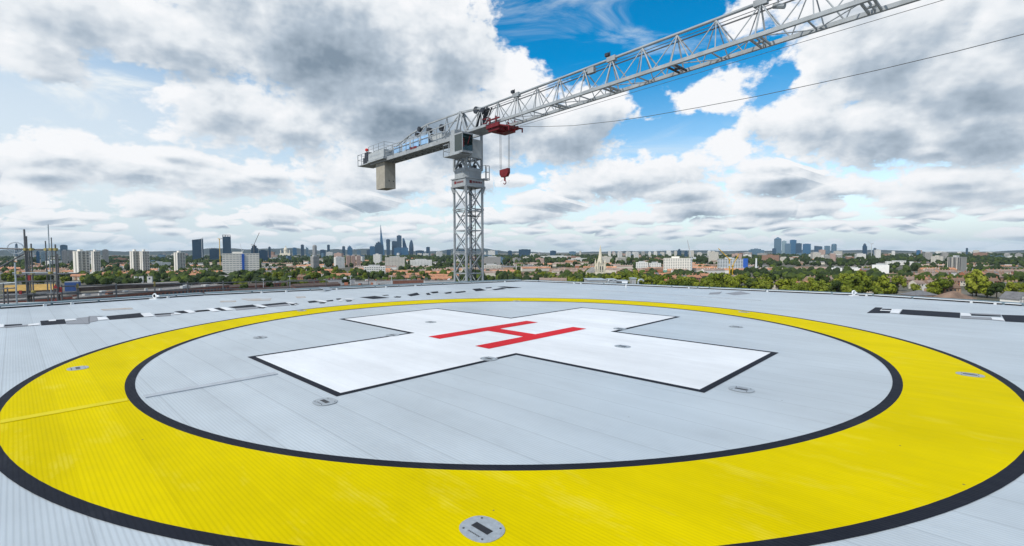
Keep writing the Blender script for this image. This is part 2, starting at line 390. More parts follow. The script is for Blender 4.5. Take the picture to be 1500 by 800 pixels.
M['offwhite'] = mat('white_enamel', (.74, .76, .77), .45, 0, .06, 2)
M['dirt'] = mat('rust_dust', (.36, .29, .22), .9, 0, 0, 2.6, col2=(.42, .45, .475))
M['crane'] = mat('crane_grey_paint', (.315, .34, .355), .5, 0, .2, 1.2)
M['cranedark'] = mat('crane_machinery', (.035, .04, .05), .5, .2, .3, 3)
M['cranewhite'] = mat('crane_white_panel', (.40, .43, .44), .5, 0, .1, 1.5)
M['cranered'] = mat('crane_red_paint', (.15, .006, .010), .5, 0, .3, 2)
M['concrete'] = mat('counterweight_concrete', (.34, .32, .27), .85, 0, .14, 2.0, bump=.1)
M['cabglass'] = mat('cab_glass', (.012, .03, .03), .06, 0, spec=.8)
M['bluemesh'] = mat('blue_safety_net', (.27, .45, .68), .6, 0, .2, 3)
M['rope'] = mat('steel_rope', (.09, .095, .10), .6, .3)
M['lampred'] = mat('red_lamp_glass', (.6, .03, .02), .3)
M['tube'] = mat('scaffold_tube', (.13, .135, .14), .6, .2, .3, 2)
M['tubelight'] = mat('scaffold_tube_bare', (.42, .47, .50), .5, .3, .2, 2)
M['tubegold'] = mat('scaffold_coupler', (.30, .25, .08), .7, 0, .3, 4)
M['signred'] = mat('warning_red', (.2, .02, .025), .5)

# ------------------------------------------------------------------ helipad deck
A = .8074; E1 = Vector((math.cos(A), math.sin(A), 0)); E2 = Vector((-math.sin(A), math.cos(A), 0))
PAD = Vector((.018, 9.97, Z0))                           # centre of the landing circle
def dk(px, py):                                           # survey point -> deck coordinates (planks run along y)
    w = on_deck(px, py) - PAD; return (w.dot(E1), w.dot(E2))
EDGE = [dk(0, 452.5), dk(300, 432.8), dk(550, 421.5), dk(765, 412), dk(1040, 423.5), dk(1280, 434), dk(1500, 448.5)]
OUT = EDGE + [(13.0, -14.5), (-11, -14.5), (-14.6, -11), (-14.6, 11.5)]
OUT = OUT[::-1]
def area2(p): return sum(a[0] * b[1] - b[0] * a[1] for a, b in zip(p, p[1:] + p[:1]))
if area2(OUT) < 0: OUT = OUT[::-1]
m = MB(); m.prism(OUT, -.32, 0)
deck = structure(m.build('helipad_deck', M['deck'])); deck.location = PAD; deck.rotation_euler = (0, 0, A)

def ring(r0, r1, z, n=192):
    b = MB()
    for k in range(n):
        a, c = 2 * math.pi * k / n, 2 * math.pi * (k + 1) / n
        b.sheet([(r0 * math.cos(a), r0 * math.sin(a), z), (r1 * math.cos(a), r1 * math.sin(a), z), (r1 * math.cos(c), r1 * math.sin(c), z), (r0 * math.cos(c), r0 * math.sin(c), z)])
    return b
ring(6.242, 6.347, .004).build('inner_black_line', M['black'], deck)
ring(6.347, 7.388, .004).build('yellow_circle', M['yellow'], deck)
ring(7.388, 7.491, .004).build('outer_black_line', M['black'], deck)
# cross with its black edging
a, l, t = 1.549, 4.638, .095
def plus(a, l): return [(-l, a), (-l, -a), (-a, -a), (-a, -l), (a, -l), (a, -a), (l, -a), (l, a), (a, a), (a, l), (-a, l), (-a, a)]
po, pi_ = plus(a, l), plus(a - t, l - t)
b = MB()
for k in range(12):
    j = (k + 1) % 12; b.sheet([(*po[k], .004), (*po[j], .004), (*pi_[j], .004), (*pi_[k], .004)])
b.build('cross_edging', M['black'], deck)
ai, li = a - t, l - t
b = MB()
for q in ([(-li, -ai), (-ai, -ai), (-ai, ai), (-li, ai)], [(ai, -ai), (li, -ai), (li, ai), (ai, ai)], [(-ai, -li), (ai, -li), (ai, li), (-ai, li)]):
    b.sheet([(*p, .004) for p in q])
b.build('white_cross', M['white'], deck)
hl, ho, hw, hx, hy = 1.470, .698, .182, -.06, .003
b = MB()
for o in (ho, -ho): b.sheet([(hx - hl, hy + o - hw, .008), (hx + hl, hy + o - hw, .008), (hx + hl, hy + o + hw, .008), (hx - hl, hy + o + hw, .008)])
b.sheet([(hx - hw, hy - ho + hw, .008), (hx + hw, hy - ho + hw, .008), (hx + hw, hy + ho - hw, .008), (hx - hw, hy + ho - hw, .008)])
b.build('red_letter_marking', M['red'], deck)
# joint covers across the planks
def strip(p, q, w, z=.012, h=None, mt='strip', name='joint_cover'):
    b = MB(); p, q = Vector(p), Vector(q); d = (q - p).normalized(); n = Vector((-d.y, d.x))
    c = [p + n * w / 2, p - n * w / 2, q - n * w / 2, q + n * w / 2]
    b.prism([(v.x, v.y) for v in c][::1] if area2([(v.x, v.y) for v in c]) > 0 else [(v.x, v.y) for v in c][::-1], .0005, z)
    return b.build(name, M[mt], deck)
jy = dk(300, 566)[1]
strip((-6.2, jy), (-4.72, jy), .13)
strip((-12, jy), (-7.52, jy), .13)
sb = MB(); sb.box(-7.36, -6.36, jy - .065, jy + .065, .0045, .012); sb.build('joint_cover', mat('yellow_joint', (.62, .515, .01), .6, 0, .06, 3, spec=.1), deck)
q = dk(1045, 436)
strip((q[0], q[1] + 5.3), (q[0] - .05, q[1] - 1.6), .10, mt='strip')

# lettering boxes along the deck edge: black ground, white strokes, worn grey cells
def patches(lst, z, name, mt, parent=deck):
    b = MB()
    for poly in lst:
        p = [dk(*v) for v in poly]
        if area2(p) < 0: p = p[::-1]
        b.sheet([(x, y, z) for x, y in p])
    return b.build(name, M[mt], parent)
def g(ox, oy, sc, *pts): return [(ox + x / sc, oy + y / sc) for x, y in pts]
M['greycell'] = deck_mat('deck_worn_grey', (.24, .25, .27), .6, ribs=1.2)
L1 = lambda *p: g(0, 450, 11.54, *p)
L2 = lambda *p: g(130, 435, 8.82, *p)
L3 = lambda *p: g(290, 425, 10, *p)
L4 = lambda *p: g(430, 415, 8.82, *p)
L5 = lambda *p: g(580, 410, 6.82, *p)
L6 = lambda *p: g(1260, 430, 6.25, *p)
black = [L1((80, 300), (370, 285), (375, 305), (75, 330)), L1((680, 235), (1090, 205), (1120, 282), (700, 312)),
  L2((225, 250), (668, 208), (715, 262), (270, 298)), L2((840, 222), (1100, 205), (1105, 217), (860, 236)), L2((1100, 190), (1300, 172), (1330, 205), (1200, 214)), L2((1360, 180), (1560, 168), (1570, 182), (1385, 197)),
  L3((-20, 300), (130, 290), (150, 303), (-20, 318)), L3((230, 268), (320, 258), (420, 300), (350, 306)), L3((440, 250), (800, 213), (860, 245), (540, 268)), L3((860, 252), (1000, 250), (960, 270), (890, 268)), L3((920, 215), (1280, 180), (1320, 200), (990, 232)), L3((1340, 205), (1430, 205), (1440, 222), (1370, 225)),
  L4((180, 235), (270, 225), (330, 245), (200, 255)), L4((320, 248), (420, 245), (400, 262), (345, 262)), L4((420, 225), (510, 215), (515, 230), (440, 238)), L4((545, 200), (620, 195), (600, 212), (560, 214)), L4((670, 222), (760, 220), (740, 236), (690, 238)), L4((850, 182), (1050, 165), (1240, 188), (1030, 205)), L4((1140, 155), (1220, 150), (1235, 158), (1170, 163)), L4((1290, 175), (1390, 172), (1390, 182), (1310, 185)),
  L5((0, 165), (50, 168), (40, 178), (0, 177)), L5((110, 150), (210, 128), (240, 150), (150, 165)), L5((300, 135), (330, 130), (350, 150), (310, 152)), L5((340, 122), (420, 115), (425, 130), (370, 137)), L5((480, 130), (560, 118), (550, 135), (500, 140)), L5((580, 122), (690, 112), (700, 122), (610, 133)), L5((760, 92), (840, 85), (900, 105), (800, 115)), L5((890, 78), (960, 73), (950, 83), (905, 86)), L5((960, 98), (1060, 80), (1110, 90), (990, 104)), L5((1010, 70), (1080, 66), (1260, 78), (1130, 86)),
  L6((60, 180), (140, 127), (205, 130), (190, 150), (180, 160), (280, 165), (270, 182)), L6((205, 140), (290, 143), (282, 155), (195, 150)), L6((388, 146), (915, 177), (915, 226), (358, 190)), L6((1015, 192), (1290, 205), (1285, 213), (1018, 203)), L6((1292, 196), (1520, 203), (1520, 268), (1330, 258))]
white = [L1((-10, 300), (75, 290), (60, 345), (-10, 350)), L1((480, 295), (668, 275), (680, 305), (475, 322)), L1((1095, 215), (1265, 200), (1290, 225), (1105, 240)), L1((820, 225), (950, 212), (945, 238), (825, 245)),
  L2((105, 265), (220, 270), (262, 295), (125, 305)), L2((668, 222), (790, 208), (848, 252), (722, 262)), L2((1065, 222), (1185, 215), (1190, 228), (1060, 235)), L2((1215, 178), (1310, 170), (1385, 207), (1300, 213)),
  L3((120, 275), (215, 268), (320, 310), (210, 320)), L3((310, 262), (400, 255), (530, 292), (420, 300)), L3((810, 220), (880, 215), (1030, 250), (940, 258)), L3((1280, 187), (1330, 180), (1480, 205), (1440, 213)),
  L4((0, 265), (70, 262), (60, 275), (20, 285)), L4((270, 222), (340, 220), (440, 240), (400, 250)), L4((620, 200), (680, 198), (790, 208), (760, 218)), L4((580, 220), (640, 215), (630, 232), (590, 235)),
  L5((905, 95), (950, 90), (960, 98), (920, 102)),
  L6((290, 145), (385, 148), (352, 187), (272, 180)), L6((918, 180), (1005, 187), (1018, 210), (922, 207)), L6((1200, 222), (1300, 228), (1325, 255), (1210, 243)), L6((185, 153), (280, 157), (275, 164), (180, 160))]
grey = [L1((75, 332), (470, 300), (475, 322), (75, 352)), L1((1290, 190), (1510, 165), (1510, 285), (1125, 290), (1110, 245), (1300, 235)),
  L2((0, 250), (215, 248), (100, 260), (120, 310), (0, 335)), L2((850, 240), (1060, 225), (1060, 245), (870, 258)),
  L3((540, 275), (860, 250), (880, 270), (560, 300)), L3((1000, 235), (1320, 205), (1350, 225), (1040, 250)),
  L6((922, 210), (1200, 222), (1210, 243), (922, 230)), L6((1000, 180), (1285, 192), (1290, 203), (1010, 190))]
patches(black, .004, 'lettering_ground', 'black')
patches(grey, .008, 'worn_lettering_cell', 'greycell')
patches(white, .012, 'white_letter_stroke', 'white')
patches([g(290, 425, 10, (620, 130), (1080, 120), (1060, 155), (740, 160)), g(290, 425, 10, (320, 160), (560, 152), (560, 175), (330, 182)), g(130, 435, 8.82, (150, 160), (560, 140), (580, 160), (190, 178)), L4((20, 175), (150, 168), (160, 190), (50, 195))], .0045, 'rust_stain', 'dirt')
patches([[(1062, 430), (1085, 427), (1100, 430.5), (1076, 432.5)], [(1040, 429), (1058, 427.5), (1054, 431), (1038, 431.5)]], .005, 'dark_patch', 'greycell')

# inset deck lights
pl = MB(); n = 28; pr = []
for k in range(n):
    t_ = 2 * math.pi * k / n; pr.append((.13 * math.copysign(abs(math.cos(t_)) ** .85, math.cos(t_)), .155 * math.copysign(abs(math.sin(t_)) ** .85, math.sin(t_))))
lm_plate = MB(); lm_plate.prism([(x * .94, y * .94) for x, y in pr], 0, .004); lm_plate = lm_plate.mesh('light_plate', M['plate'])
lm_slot = MB(); lm_slot.box(-.024, .024, -.072, .072, .0042, .0065); lm_slot = lm_slot.mesh('light_slot', M['slot'])
lm_mark = MB()
zig = [(-.066 - (.007 if k % 2 else 0), -.055 + k * .007) for k in range(16)]
lm_mark.prism([(x - .004, y) for x, y in zig][::-1] + [(x + .004, y) for x, y in zig], .0042, .0048)
lm_mark = lm_mark.mesh('maker_mark', M['rope'])
LIGHTS = [((706, 776), 'yellow', 'oval light plate with black slot set in the yellow ring nearest the camera'),
 ((114, 540), 'yellow', 'light plate set in the yellow ring at its far left bend'),
 ((1421, 549.5), 'yellow', 'light plate set in the yellow ring at its right bend'),
 ((442, 455.5), 'yellow', 'small light plate in the thin far yellow ring, left of the crane mast'),
 ((757, 441.3), 'yellow', 'small light plate at the farthest point of the yellow ring, right of the mast'),
 ((1090, 457.5), 'yellow', 'small light plate in the far yellow ring below the distant office towers'),
 ((631, 472.2), 'cross', 'round light plate on the far arm of the white cross'),
 ((912, 508), 'cross', 'round light plate on the right arm of the white cross'),
 ((716, 526), 'cross', 'light plate on the black edge of the cross below the red letter'),
 ((575, 491.5), 'cross', 'light plate on the black edge at the far left inner corner of the cross'),
 ((908, 482), 'cross', 'light plate at the right inner corner of the cross, beside the red letter'),
 ((476, 589), 'deck', 'light plate with dark slot beside the nearest left corner of the cross'),
 ((381, 494.5), 'deck', 'light plate on grey planks beyond the left tip of the cross'),
 ((1086, 571), 'deck', 'oval light plate on grey planks near the right end of the cross'),
 ((1078, 479), 'deck', 'light plate on grey planks between the right cross tip and the yellow ring')]
bolt = MB(); bolt.lathe([(.007, 0), (.007, .003), (.004, .0045)], 8); bolt = bolt.mesh('bolt', M['rope'])
proto = None
for (px, py), where, lab in LIGHTS:
    if proto is None:
        proto = thing('deck_light', lab, 'deck light', group='lights set flush into the helipad deck')
        for nm, me in (('light_plate', lm_plate), ('light_slot', lm_slot), ('maker_mark', lm_mark)): link(nm, me, proto)
        for sx, sy in ((1, 1), (1, -1), (-1, 1), (-1, -1)): link('bolt', bolt, proto, (sx * .076, sy * .084, .0041))
        o = proto
    else: o = copy_tree(proto)
    w = on_deck(px, py); o.location = (w.x, w.y, Z0 + .0046); o.rotation_euler = (0, 0, A + math.pi * (px > 1000)); o['label'] = lab

# ------------------------------------------------------------------ deck edge: kerb, white cable rail with dark gaps, boxes
def W3(p, z=0): v = PAD + E1 * p[0] + E2 * p[1]; return Vector((v.x, v.y, Z0 + z))
def edge_run(pts, lab_rail, lab_kerb, off, kh):
    r = MB(); kb = MB(); sl = MB(); acc = 0
    for p, q in zip(pts, pts[1:]):
        P, Q = W3(p), W3(q); d = (Q - P).normalized(); nrm = Vector((d.y, -d.x, 0)) * off; ln = (Q - P).length
        def bx(mb, s0, s1, o0, o1, z0, z1):
            c = [P + d * s0 + nrm * o0, P + d * s1 + nrm * o0, P + d * s1 + nrm * o1, P + d * s0 + nrm * o1]
            c = [(v.x, v.y) for v in c]
            if area2(c) < 0: c = c[::-1]
            mb.prism(c, Z0 + z0, Z0 + z1)
        bx(kb, 0, ln - .004, .06, .55, -.30, kh)
        s = .02
        while s < ln - .1:
            w = min(random.choice((1.1, 1.6, 2.2)), ln - s - .05)
            bx(r, s, s + w, -.05, .045, .046, .060); bx(sl, s, s + w, -.0295, .045, .001, .0455)
            s += w + .07
    t = thing('edge_rail', lab_rail, 'rail', (0, 0, 0)); r.build('white_rail', M['offwhite'], t); sl.build('dark_slot', M['slot'], t)
    k = kb.build('edge_kerb', M['teal']); tag(k, lab_kerb, 'kerb')
ext0 = (EDGE[0][0] - 6, EDGE[0][1] - .1)
edge_run([ext0] + EDGE[:4], 'low white rail with dark slots along the left edge of the deck', 'blue grey kerb outside the white rail on the left edge of the deck', -1, .095)
edge_run(EDGE[3:] + [(13.0, -14.5)], 'low white rail with dark slots along the right edge of the deck', 'blue grey kerb outside the white rail on the right edge of the deck', -1, .058)

def on_rail(px, inset=.02):
    pts = [W3(p) for p in [ext0] + EDGE + [(13.0, -14.5)]]
    def pxof(v): return 750 + v.x / v.y * F
    for p, q in zip(pts, pts[1:]):
        lo, hi = 0.0, 1.0
        if q.y < .5 or p.y < .5: hi = 1.0 if q.y > .5 else .6
        if pxof(p) <= px <= pxof(p.lerp(q, hi)):
            for _ in range(40):
                m_ = (lo + hi) / 2
                if pxof(p.lerp(q, m_)) < px: lo = m_
                else: hi = m_
            d = (q - p).normalized(); return p.lerp(q, lo) + Vector((d.y, -d.x, 0)) * inset
    return on_deck(px, 430)
M['plant_l'] = mat('weathered_white_box', (.55, .57, .58), .6, 0, .15, 8)
# junction boxes and floodlights on the rails
bm_ = MB(); bm_.box(-.05, .05, -.045, .045, 0, .085); bm_.box(-.035, .035, -.03, .03, .0855, .095); jb = bm_.mesh('box_body', M['plant_l'])
lid = MB(); lid.lathe([(.014, .0955), (.014, .12), (.008, .127)], 10); lidm = lid.mesh('cable_gland', M['galv'])
JB = [((62, 453), 'left of the striped lettering near the left border'), ((102, 449), 'second from the left border on the left rail'), ((243, 440.5), 'just right of the round floodlight on the left rail'), ((382, 432.5), 'on the left rail above the rust stain'), ((418, 430), 'on the left rail right of the rust stain'), ((492, 427), 'on the left rail by the sloping grey roof edge'), ((564, 422.5), 'on the left rail below the pale hospital block'), ((607, 420), 'on the left rail beside the green tarpaulin'),
      ((738, 414), 'on the far corner right of the crane mast'), ((843, 417.5), 'on the right rail just left of the church spire'), ((853, 418), 'on the right rail below the church spire'), ((1011, 425), 'on the right rail below the white block with a mast'), ((1126, 431), 'on the right rail among the nearest trees'), ((1271, 438.5), 'on the right rail right of the round floodlight'), ((1427, 445.5), 'on the right rail above the black lettering'), ((1462, 449), 'last one on the right rail by the right border')]
first = None
for (px, py), lab in JB:
    P = on_rail(px, .12)
    if first is None:
        first = thing('junction_box', '', 'junction box', group='white junction boxes along the deck edge'); link('box_body', jb, first); link('cable_gland', lidm, first); o = first
    else: o = copy_tree(first)
    o.location = P; o.scale = (.75, .75, .75); o.rotation_euler = (0, 0, A + (0 if px > 760 else .3)); o['label'] = 'small white junction box ' + lab
fl = MB(); nn = 18
def torus(mb, R1, r, c, ax_y=True, n=20, k=8):
    vs, fs = [], []
    for i in range(n):
        t = 2 * math.pi * i / n
        for j in range(k):
            u = 2 * math.pi * j / k; rr = R1 + r * math.cos(u); vs.append((c[0] + rr * math.cos(t), c[1] + r * math.sin(u), c[2] + rr * math.sin(t)))
    for i in range(n):
        for j in range(k): fs.append((i * k + j, i * k + (j + 1) % k, ((i + 1) % n) * k + (j + 1) % k, ((i + 1) % n) * k + j))
    mb.add(vs, fs)
for (px, py), lab in (((222.5, 443.5), 'round white floodlight with dark lens on the left deck edge'), ((1252.5, 437.5), 'round white floodlight with pale lens on the right deck edge')):
    P = on_rail(px, .2); t = thing('floodlight', lab, 'floodlight', P, -.15 if px < 700 else .3, 'round floodlights on the deck edge')
    b = MB(); torus(b, .075, .02, (0, 0, .115)); b.build('rim', M['offwhite'], t, True)
    b = MB(); b.bar((0, .03, .125), (0, -.005, .125), .16, n=18); b.build('lens', M['slot'] if px < 700 else M['galv'], t)
    b = MB(); b.box(-.16, .16, -.08, .08, .0, .02); b.box(-.03, .03, .0, .05, .02, .06); b.bar((.03, .02, .12), (.16, .02, .1), .07, n=10); b.build('base', M['offwhite'], t)

# ------------------------------------------------------------------ tower crane
CX = ray(686.5, 380).x * 42
crane = thing('tower_crane', 'tall pale grey tower crane with lattice jib, red trolley and red hook block', 'crane', (CX, 42, 0), R(-48.27))
Z = lambda v: CAMZ + v
hs = .87
brace = MB(); top_z = Z(5.55); ph = 1.86
zl = top_z; k = 0; levels = []
while zl > ph: levels.append(zl); zl -= ph
levels.append(.3)
cor = [(-hs, -hs), (hs, -hs), (hs, hs), (-hs, hs)]
for i, (z1, z0) in enumerate(zip(levels, levels[1:])):
    for j in range(4):
        a, b_ = cor[j], cor[(j + 1) % 4]
        brace.bar((*a, z1), (*b_, z1), .075)
        if i % 2 == 1: brace.bar((*a, z1 - .16), (*b_, z1 - .16), .07)
        mid = ((a[0] + b_[0]) / 2, (a[1] + b_[1]) / 2)
        if i % 2 == 0: brace.bar((*a, z1), (*b_, z0), .07); brace.bar((*b_, z1), (*a, z0), .05)
        else: brace.bar((*b_, z1), (*a, z0), .07); brace.bar((*a, z1), (*b_, z0), .05)
mast = brace.build('mast', M['crane'], crane)
for a in cor:
    b = MB(); b.bar((*a, 0), (*a, top_z), .155)
    for z in levels[1::2]: b.box(a[0] - .105, a[0] + .105, a[1] - .105, a[1] + .105, z - .12, z + .05)
    b.build('leg', M['crane'], mast)
b = MB()
for s in (-.2, .2): b.bar((.35, .3 + s, 20), (.35, .3 + s, Z(7.5)), .05)
z = 20
while z < Z(7.4): b.bar((.35, .1, z), (.35, .5, z), .03); z += .3
for zz in (20,):
    pass
b.build('ladder', M['cranedark'], mast)
for z in levels[1:12:2]:
    b = MB(); b.box(-.1, .8, -.75, .75, z - .62, z - .57); b.build('landing', M['cranedark'], mast)
# slewing ring and turret
b = MB(); s1 = 1.02
b.box(-s1, s1, -s1, s1, Z(5.62), Z(6.28)); b.box(-s1 - .06, s1 + .06, -s1 - .06, s1 + .06, Z(5.55), Z(5.66)); b.box(-s1 - .07, s1 + .07, -s1 - .07, s1 + .07, Z(6.24), Z(6.33))
for a in cor: b.bar((a[0] * 1.0, a[1] * 1.0, Z(5.1)), (a[0] * 1.15, a[1] * 1.15, Z(5.6)), .24)
collar = b.build('climbing_collar', M['crane'], crane)
for (sx, sy) in ((0, -1), (1, 0)):
    b = MB()      # red maker's mark and lettering smudge on two faces of the collar
    e = s1 + .012
    def onface(u0, u1, z0, z1):
        if sx: b.box(e - .01, e, u0, u1, Z(z0), Z(z1))
        else: b.box(u0, u1, -e, -e + .01, Z(z0), Z(z1))
    onface(-.62, -.36, 5.84, 6.08); onface(-.36, .72, 5.93, 5.95)
    for q in range(6): onface(-.26 + q * .17, -.16 + q * .17, 5.88, 6.04)
    b.build('red_lettering', M['cranered'], collar)
b = MB(); b.prism([(-.98, -.62), (-.62, -.98), (.62, -.98), (.98, -.62), (.98, .62), (.62, .98), (-.62, .98), (-.98, .62)], Z(6.33), Z(6.86)); b.prism([(-1.0, -.66), (-.66, -1.0), (.66, -1.0), (1.0, -.66), (1.0, .66), (.66, 1.0), (-.66, 1.0), (-1.0, .66)], Z(6.86), Z(7.02)); b.build('slewing_ring', M['crane'], crane)
b = MB(); q0 = [(-.85, -.85), (.85, -.85), (.85, .85), (-.85, .85)]
for a in q0: b.bar((*a, Z(7.0)), (*a, Z(10.15)), .17)
for j in range(4):
    a, c = q0[j], q0[(j + 1) % 4]; mid = ((a[0] + c[0]) / 2, (a[1] + c[1]) / 2)
    b.bar((*a, Z(7.1)), (*mid, Z(8.0)), .12); b.bar((*c, Z(7.1)), (*mid, Z(8.0)), .12); b.bar((*a, Z(8.08)), (*c, Z(8.08)), .16); b.bar((*a, Z(7.1)), (*c, Z(7.1)), .14)
b.bar((-.4, -.5, Z(7.0)), (-.4, -.5, Z(7.6)), .32, n=10, mi=1); b.bar((.5, .4, Z(7.0)), (.5, .4, Z(7.5)), .3, n=10, mi=1)
turret = b.build('turret', [M['crane'], M['cranedark']], crane)
b = MB(); b.box(-.98, .84, -.97, -.955, Z(8.1), Z(9.95)); b.box(.955, .975, -.8, .74, Z(8.05), Z(9.6)); b.box(-.99, -.975, -.9, .9, Z(8.1), Z(9.9)); b.build('side_panel', M['cranewhite'], turret)
b = MB()
for z in (6.35, 6.9, 7.45): b.path([(.9, .9, Z(z)), (1.32, .9, Z(z)), (1.32, 1.32, Z(z)), (.9, 1.32, Z(z))], .04)
for p in ((1.32, .9), (1.32, 1.32), (.9, 1.32)): b.bar((*p, Z(6.25)), (*p, Z(7.45)), .045)
b.box(.9, 1.36, .86, 1.36, Z(6.2), Z(6.26)); b.build('service_platform', M['crane'], crane)
# cab
b = MB(); x0, x1, y0, y1 = .3, 2.1, -2.1, -1.0
b.box(x0, x1 - .001, y0, y1, Z(8.08), Z(8.25)); b.box(x0, 1.0, y0 + .001, y1, Z(8.25), Z(9.70)); b.box(x0, x1, y0, y1, Z(9.60), Z(9.72)); b.box(x0, .8, y0 + .15, y1 - .1, Z(9.72), Z(10.15))
for p in ((x1 - .05, y0 + .05), (x1 - .05, y1 - .05)): b.bar((*p, Z(8.2)), (*p, Z(9.65)), .06)
cab = b.build('operator_cab', M['crane'], crane)
b = MB(); b.box(1.001, x1 - .06, y0 + .02, y0 + .035, Z(8.26), Z(9.6)); b.build('side_window', M['cabglass'], cab)
b = MB(); b.box(x1 - .04, x1 - .02, y0 + .05, y1 - .05, Z(8.26), Z(9.59)); b.build('front_window', M['cabglass'], cab)
b = MB(); b.bar((x1 - .01, (y0 + y1) / 2, Z(8.8)), (x1 - .01, y1 - .3, Z(9.5)), .03); b.box(x1 - .015, x1, y0 + .12, y0 + .17, Z(8.5), Z(9.2)); b.build('wiper', M['cranered'], cab)
b = MB(); b.box(x0 - .8, x1 - .3, y0 - .1, -.9, Z(7.98), Z(8.06))
for p, q in (((x0 - .8, y0 - .1), (x0 - .8, -.9)), ((x0 - .8, y0 - .1), (x0, y0 - .1))):
    for z in (8.5, 9.0): b.bar((*p, Z(z)), (*q, Z(z)), .045)
    for e in (p, q): b.bar((*e, Z(8.0)), (*e, Z(9.02)), .04)
b.build('cab_platform', M['crane'], crane)

# jib: two bottom chords, one top chord, lattice between
HB, HT, HW = Z(10.12), Z(11.98), .74
JX = 43.0
b = MB()
nodes = []; s = 1.9
while s < JX: nodes.append(s); s += 4.45
def diag(x0, x1, w=.075):
    for sy in (-HW, HW): b.bar((x0, 0, HT - .05), (x1, sy, HB), w, n=6)
for i, s0 in enumerate(nodes):
    s1_ = s0 + 4.45; mid = (s0 + s1_) / 2
    # apex at s0 (frame), apex at the middle: W bracing with verticals at the middle node
    diag(s0, (s0 + mid) / 2); diag(mid, (s0 + mid) / 2, .06); diag(mid, (mid + s1_) / 2); diag(s1_, (mid + s1_) / 2, .06)
    diag(s0, s0 + .02, .085); diag(mid, mid + .3, .06)
    b.bar((s0, -HW, HB), (s0, HW, HB), .07); b.bar((mid, -HW, HB), (mid, HW, HB), .06)
    b.bar((s0, -HW, HB), (mid, HW, HB), .06, n=6); b.bar((mid, HW, HB), (s1_, -HW, HB), .06, n=6)
jib = b.build('jib', M['crane'], crane); jib.rotation_euler = (0, -.008, 0); jib.location = (.008 * HB, 0, 0)      # built with a slight upward camber
b = MB(); b.bar((-1.0, 0, Z(12.28)), (1.9, 0, HT + .02), .16); b.bar((1.9, 0, HT), (JX, 0, HT), .17, n=8)
for s0 in nodes[1::2]: b.box(s0 - .32, s0 + .32, -.13, .13, HT - .16, HT + .14)
b.build('top_chord', M['crane'], jib)
for sy in (-HW, HW):
    b = MB(); b.box(-.9, JX, sy - .085, sy + .085, HB - .1, HB + .09); b.build('bottom_chord', M['crane'], jib)
for s0 in nodes[2::1]:
    if s0 < 8: continue
    b = MB(); b.bar((s0 - .22, -HW + .09, HB - .05), (s0 - .22, HW - .09, HB - .05), .09); b.bar((s0 + .22, -HW + .09, HB - .05), (s0 + .22, HW - .09, HB - .05), .09); b.box(s0 - .15, s0 + .15, -.09, .09, HB - .09, HB - .02); b.build('cross_frame', M['cranedark'] if round(s0 * 10) % 2 else M['crane'], jib)
b = MB(); b.box(.9, 4.3, -.65, .65, HB - .09, HB - .03); b.build('walkway', M['crane'], jib)
b = MB()
for y, z in ((-.12, HT - .28), (.12, HT - .32), (0, HT - .42)): b.bar((2, y, z), (JX, y, z - .1), .028, n=4)
b.bar((4, .3, HB - .45), (JX, .3, HB - .62), .018)
b.build('hoist_rope', M['rope'], jib)
for s0, kind in ((5.9, 0), (14.9, 1)):
    b = MB(); b.bar((s0, 0, HT), (s0, 0, HT + .35), .05); b.box(s0 - .14, s0 + .14, -.1, .1, HT + .25, HT + .45); b.bar((s0 + .2, 0, HT + .1), (s0 + .2, 0, HT + .5), .04); b.build('anemometer' if kind else 'warning_lamp', M['cranedark'], jib)
b = MB(); b.box(13.4, 13.9, -.15, .15, HT - .45, HT - .1); b.bar((13.3, 0, HT - .1), (12.9, 0, HT - .75), .1); b.build('winch_bracket', M['crane'], jib)
b = MB(); b.bar((24.9, .1, HT - .1), (24.9, .1, HT - .35), .06); b.bar((24.7, .1, HT - .35), (25.2, .1, HT - .55), .26, n=10); b.build('jib_floodlight', M['crane'], jib)

# head frame and ties
b = MB(); AX = -6.6; AZ = Z(12.35)
b.bar((-.9, 0, Z(12.3)), (AX, 0, AZ), .11); b.bar((AX, 0, AZ), (-9.9, 0, Z(11.95)), .11); b.bar((-9.9, 0, Z(11.95)), (-13.6, -.4, Z(10.7)), .09); b.bar((-9.9, 0, Z(11.95)), (-13.6, .4, Z(10.7)), .09)
for sy in (-.8, .8):
    b.bar((.75, sy, Z(10.15)), (-.9, sy * .2, Z(12.3)), .12); b.bar((-.75, sy, Z(10.15)), (-.9, sy * .2, Z(12.3)), .14)
    b.bar((1.9, 0, HT), (.8, sy, Z(10.2)), .1); b.bar((-.85, sy * .2, Z(12.2)), (-2.6, sy, Z(10.3)), .08)
    b.bar((-4.6, sy, Z(10.35)), (AX, 0, AZ), .07); b.bar((-8.3, sy, Z(10.4)), (AX, 0, AZ), .07); b.bar((-3.2, sy * .6, Z(10.4)), (-3.2, 0, Z(12.3)), .06)
    b.bar((-8.3, sy, Z(10.4)), (-9.9, 0, Z(11.95)), .06)
b.bar((-.9, -.2, Z(11.6)), (-7.8, -.2, Z(11.55)), .06)
head = b.build('head_frame', M['crane'], crane)
b = MB()
for x, y, z, r in ((-7.9, 0, 12.12, .26), (-8.6, .1, 11.75, .2), (-5.8, -.2, 11.6, .24), (-6.2, .4, 11.2, .22), (-4.1, .1, 11.55, .32), (1.2, .1, 12.0, .3), (2.2, 0, 11.7, .26)):
    b = MB(); b.bar((x, y - .18, Z(z)), (x, y + .18, Z(z)), r * 2, n=12); b.build('sheave', M['cranedark'], head)
b = MB()
b.bar((2.6, .2, Z(11.9)), (1.2, .45, Z(10.3)), .34, n=6); b.bar((1.9, -.1, Z(11.8)), (.9, .2, Z(10.4)), .26, n=6)
b.bar((3.2, .1, Z(11.8)), (2.0, .3, Z(10.4)), .12, n=6)
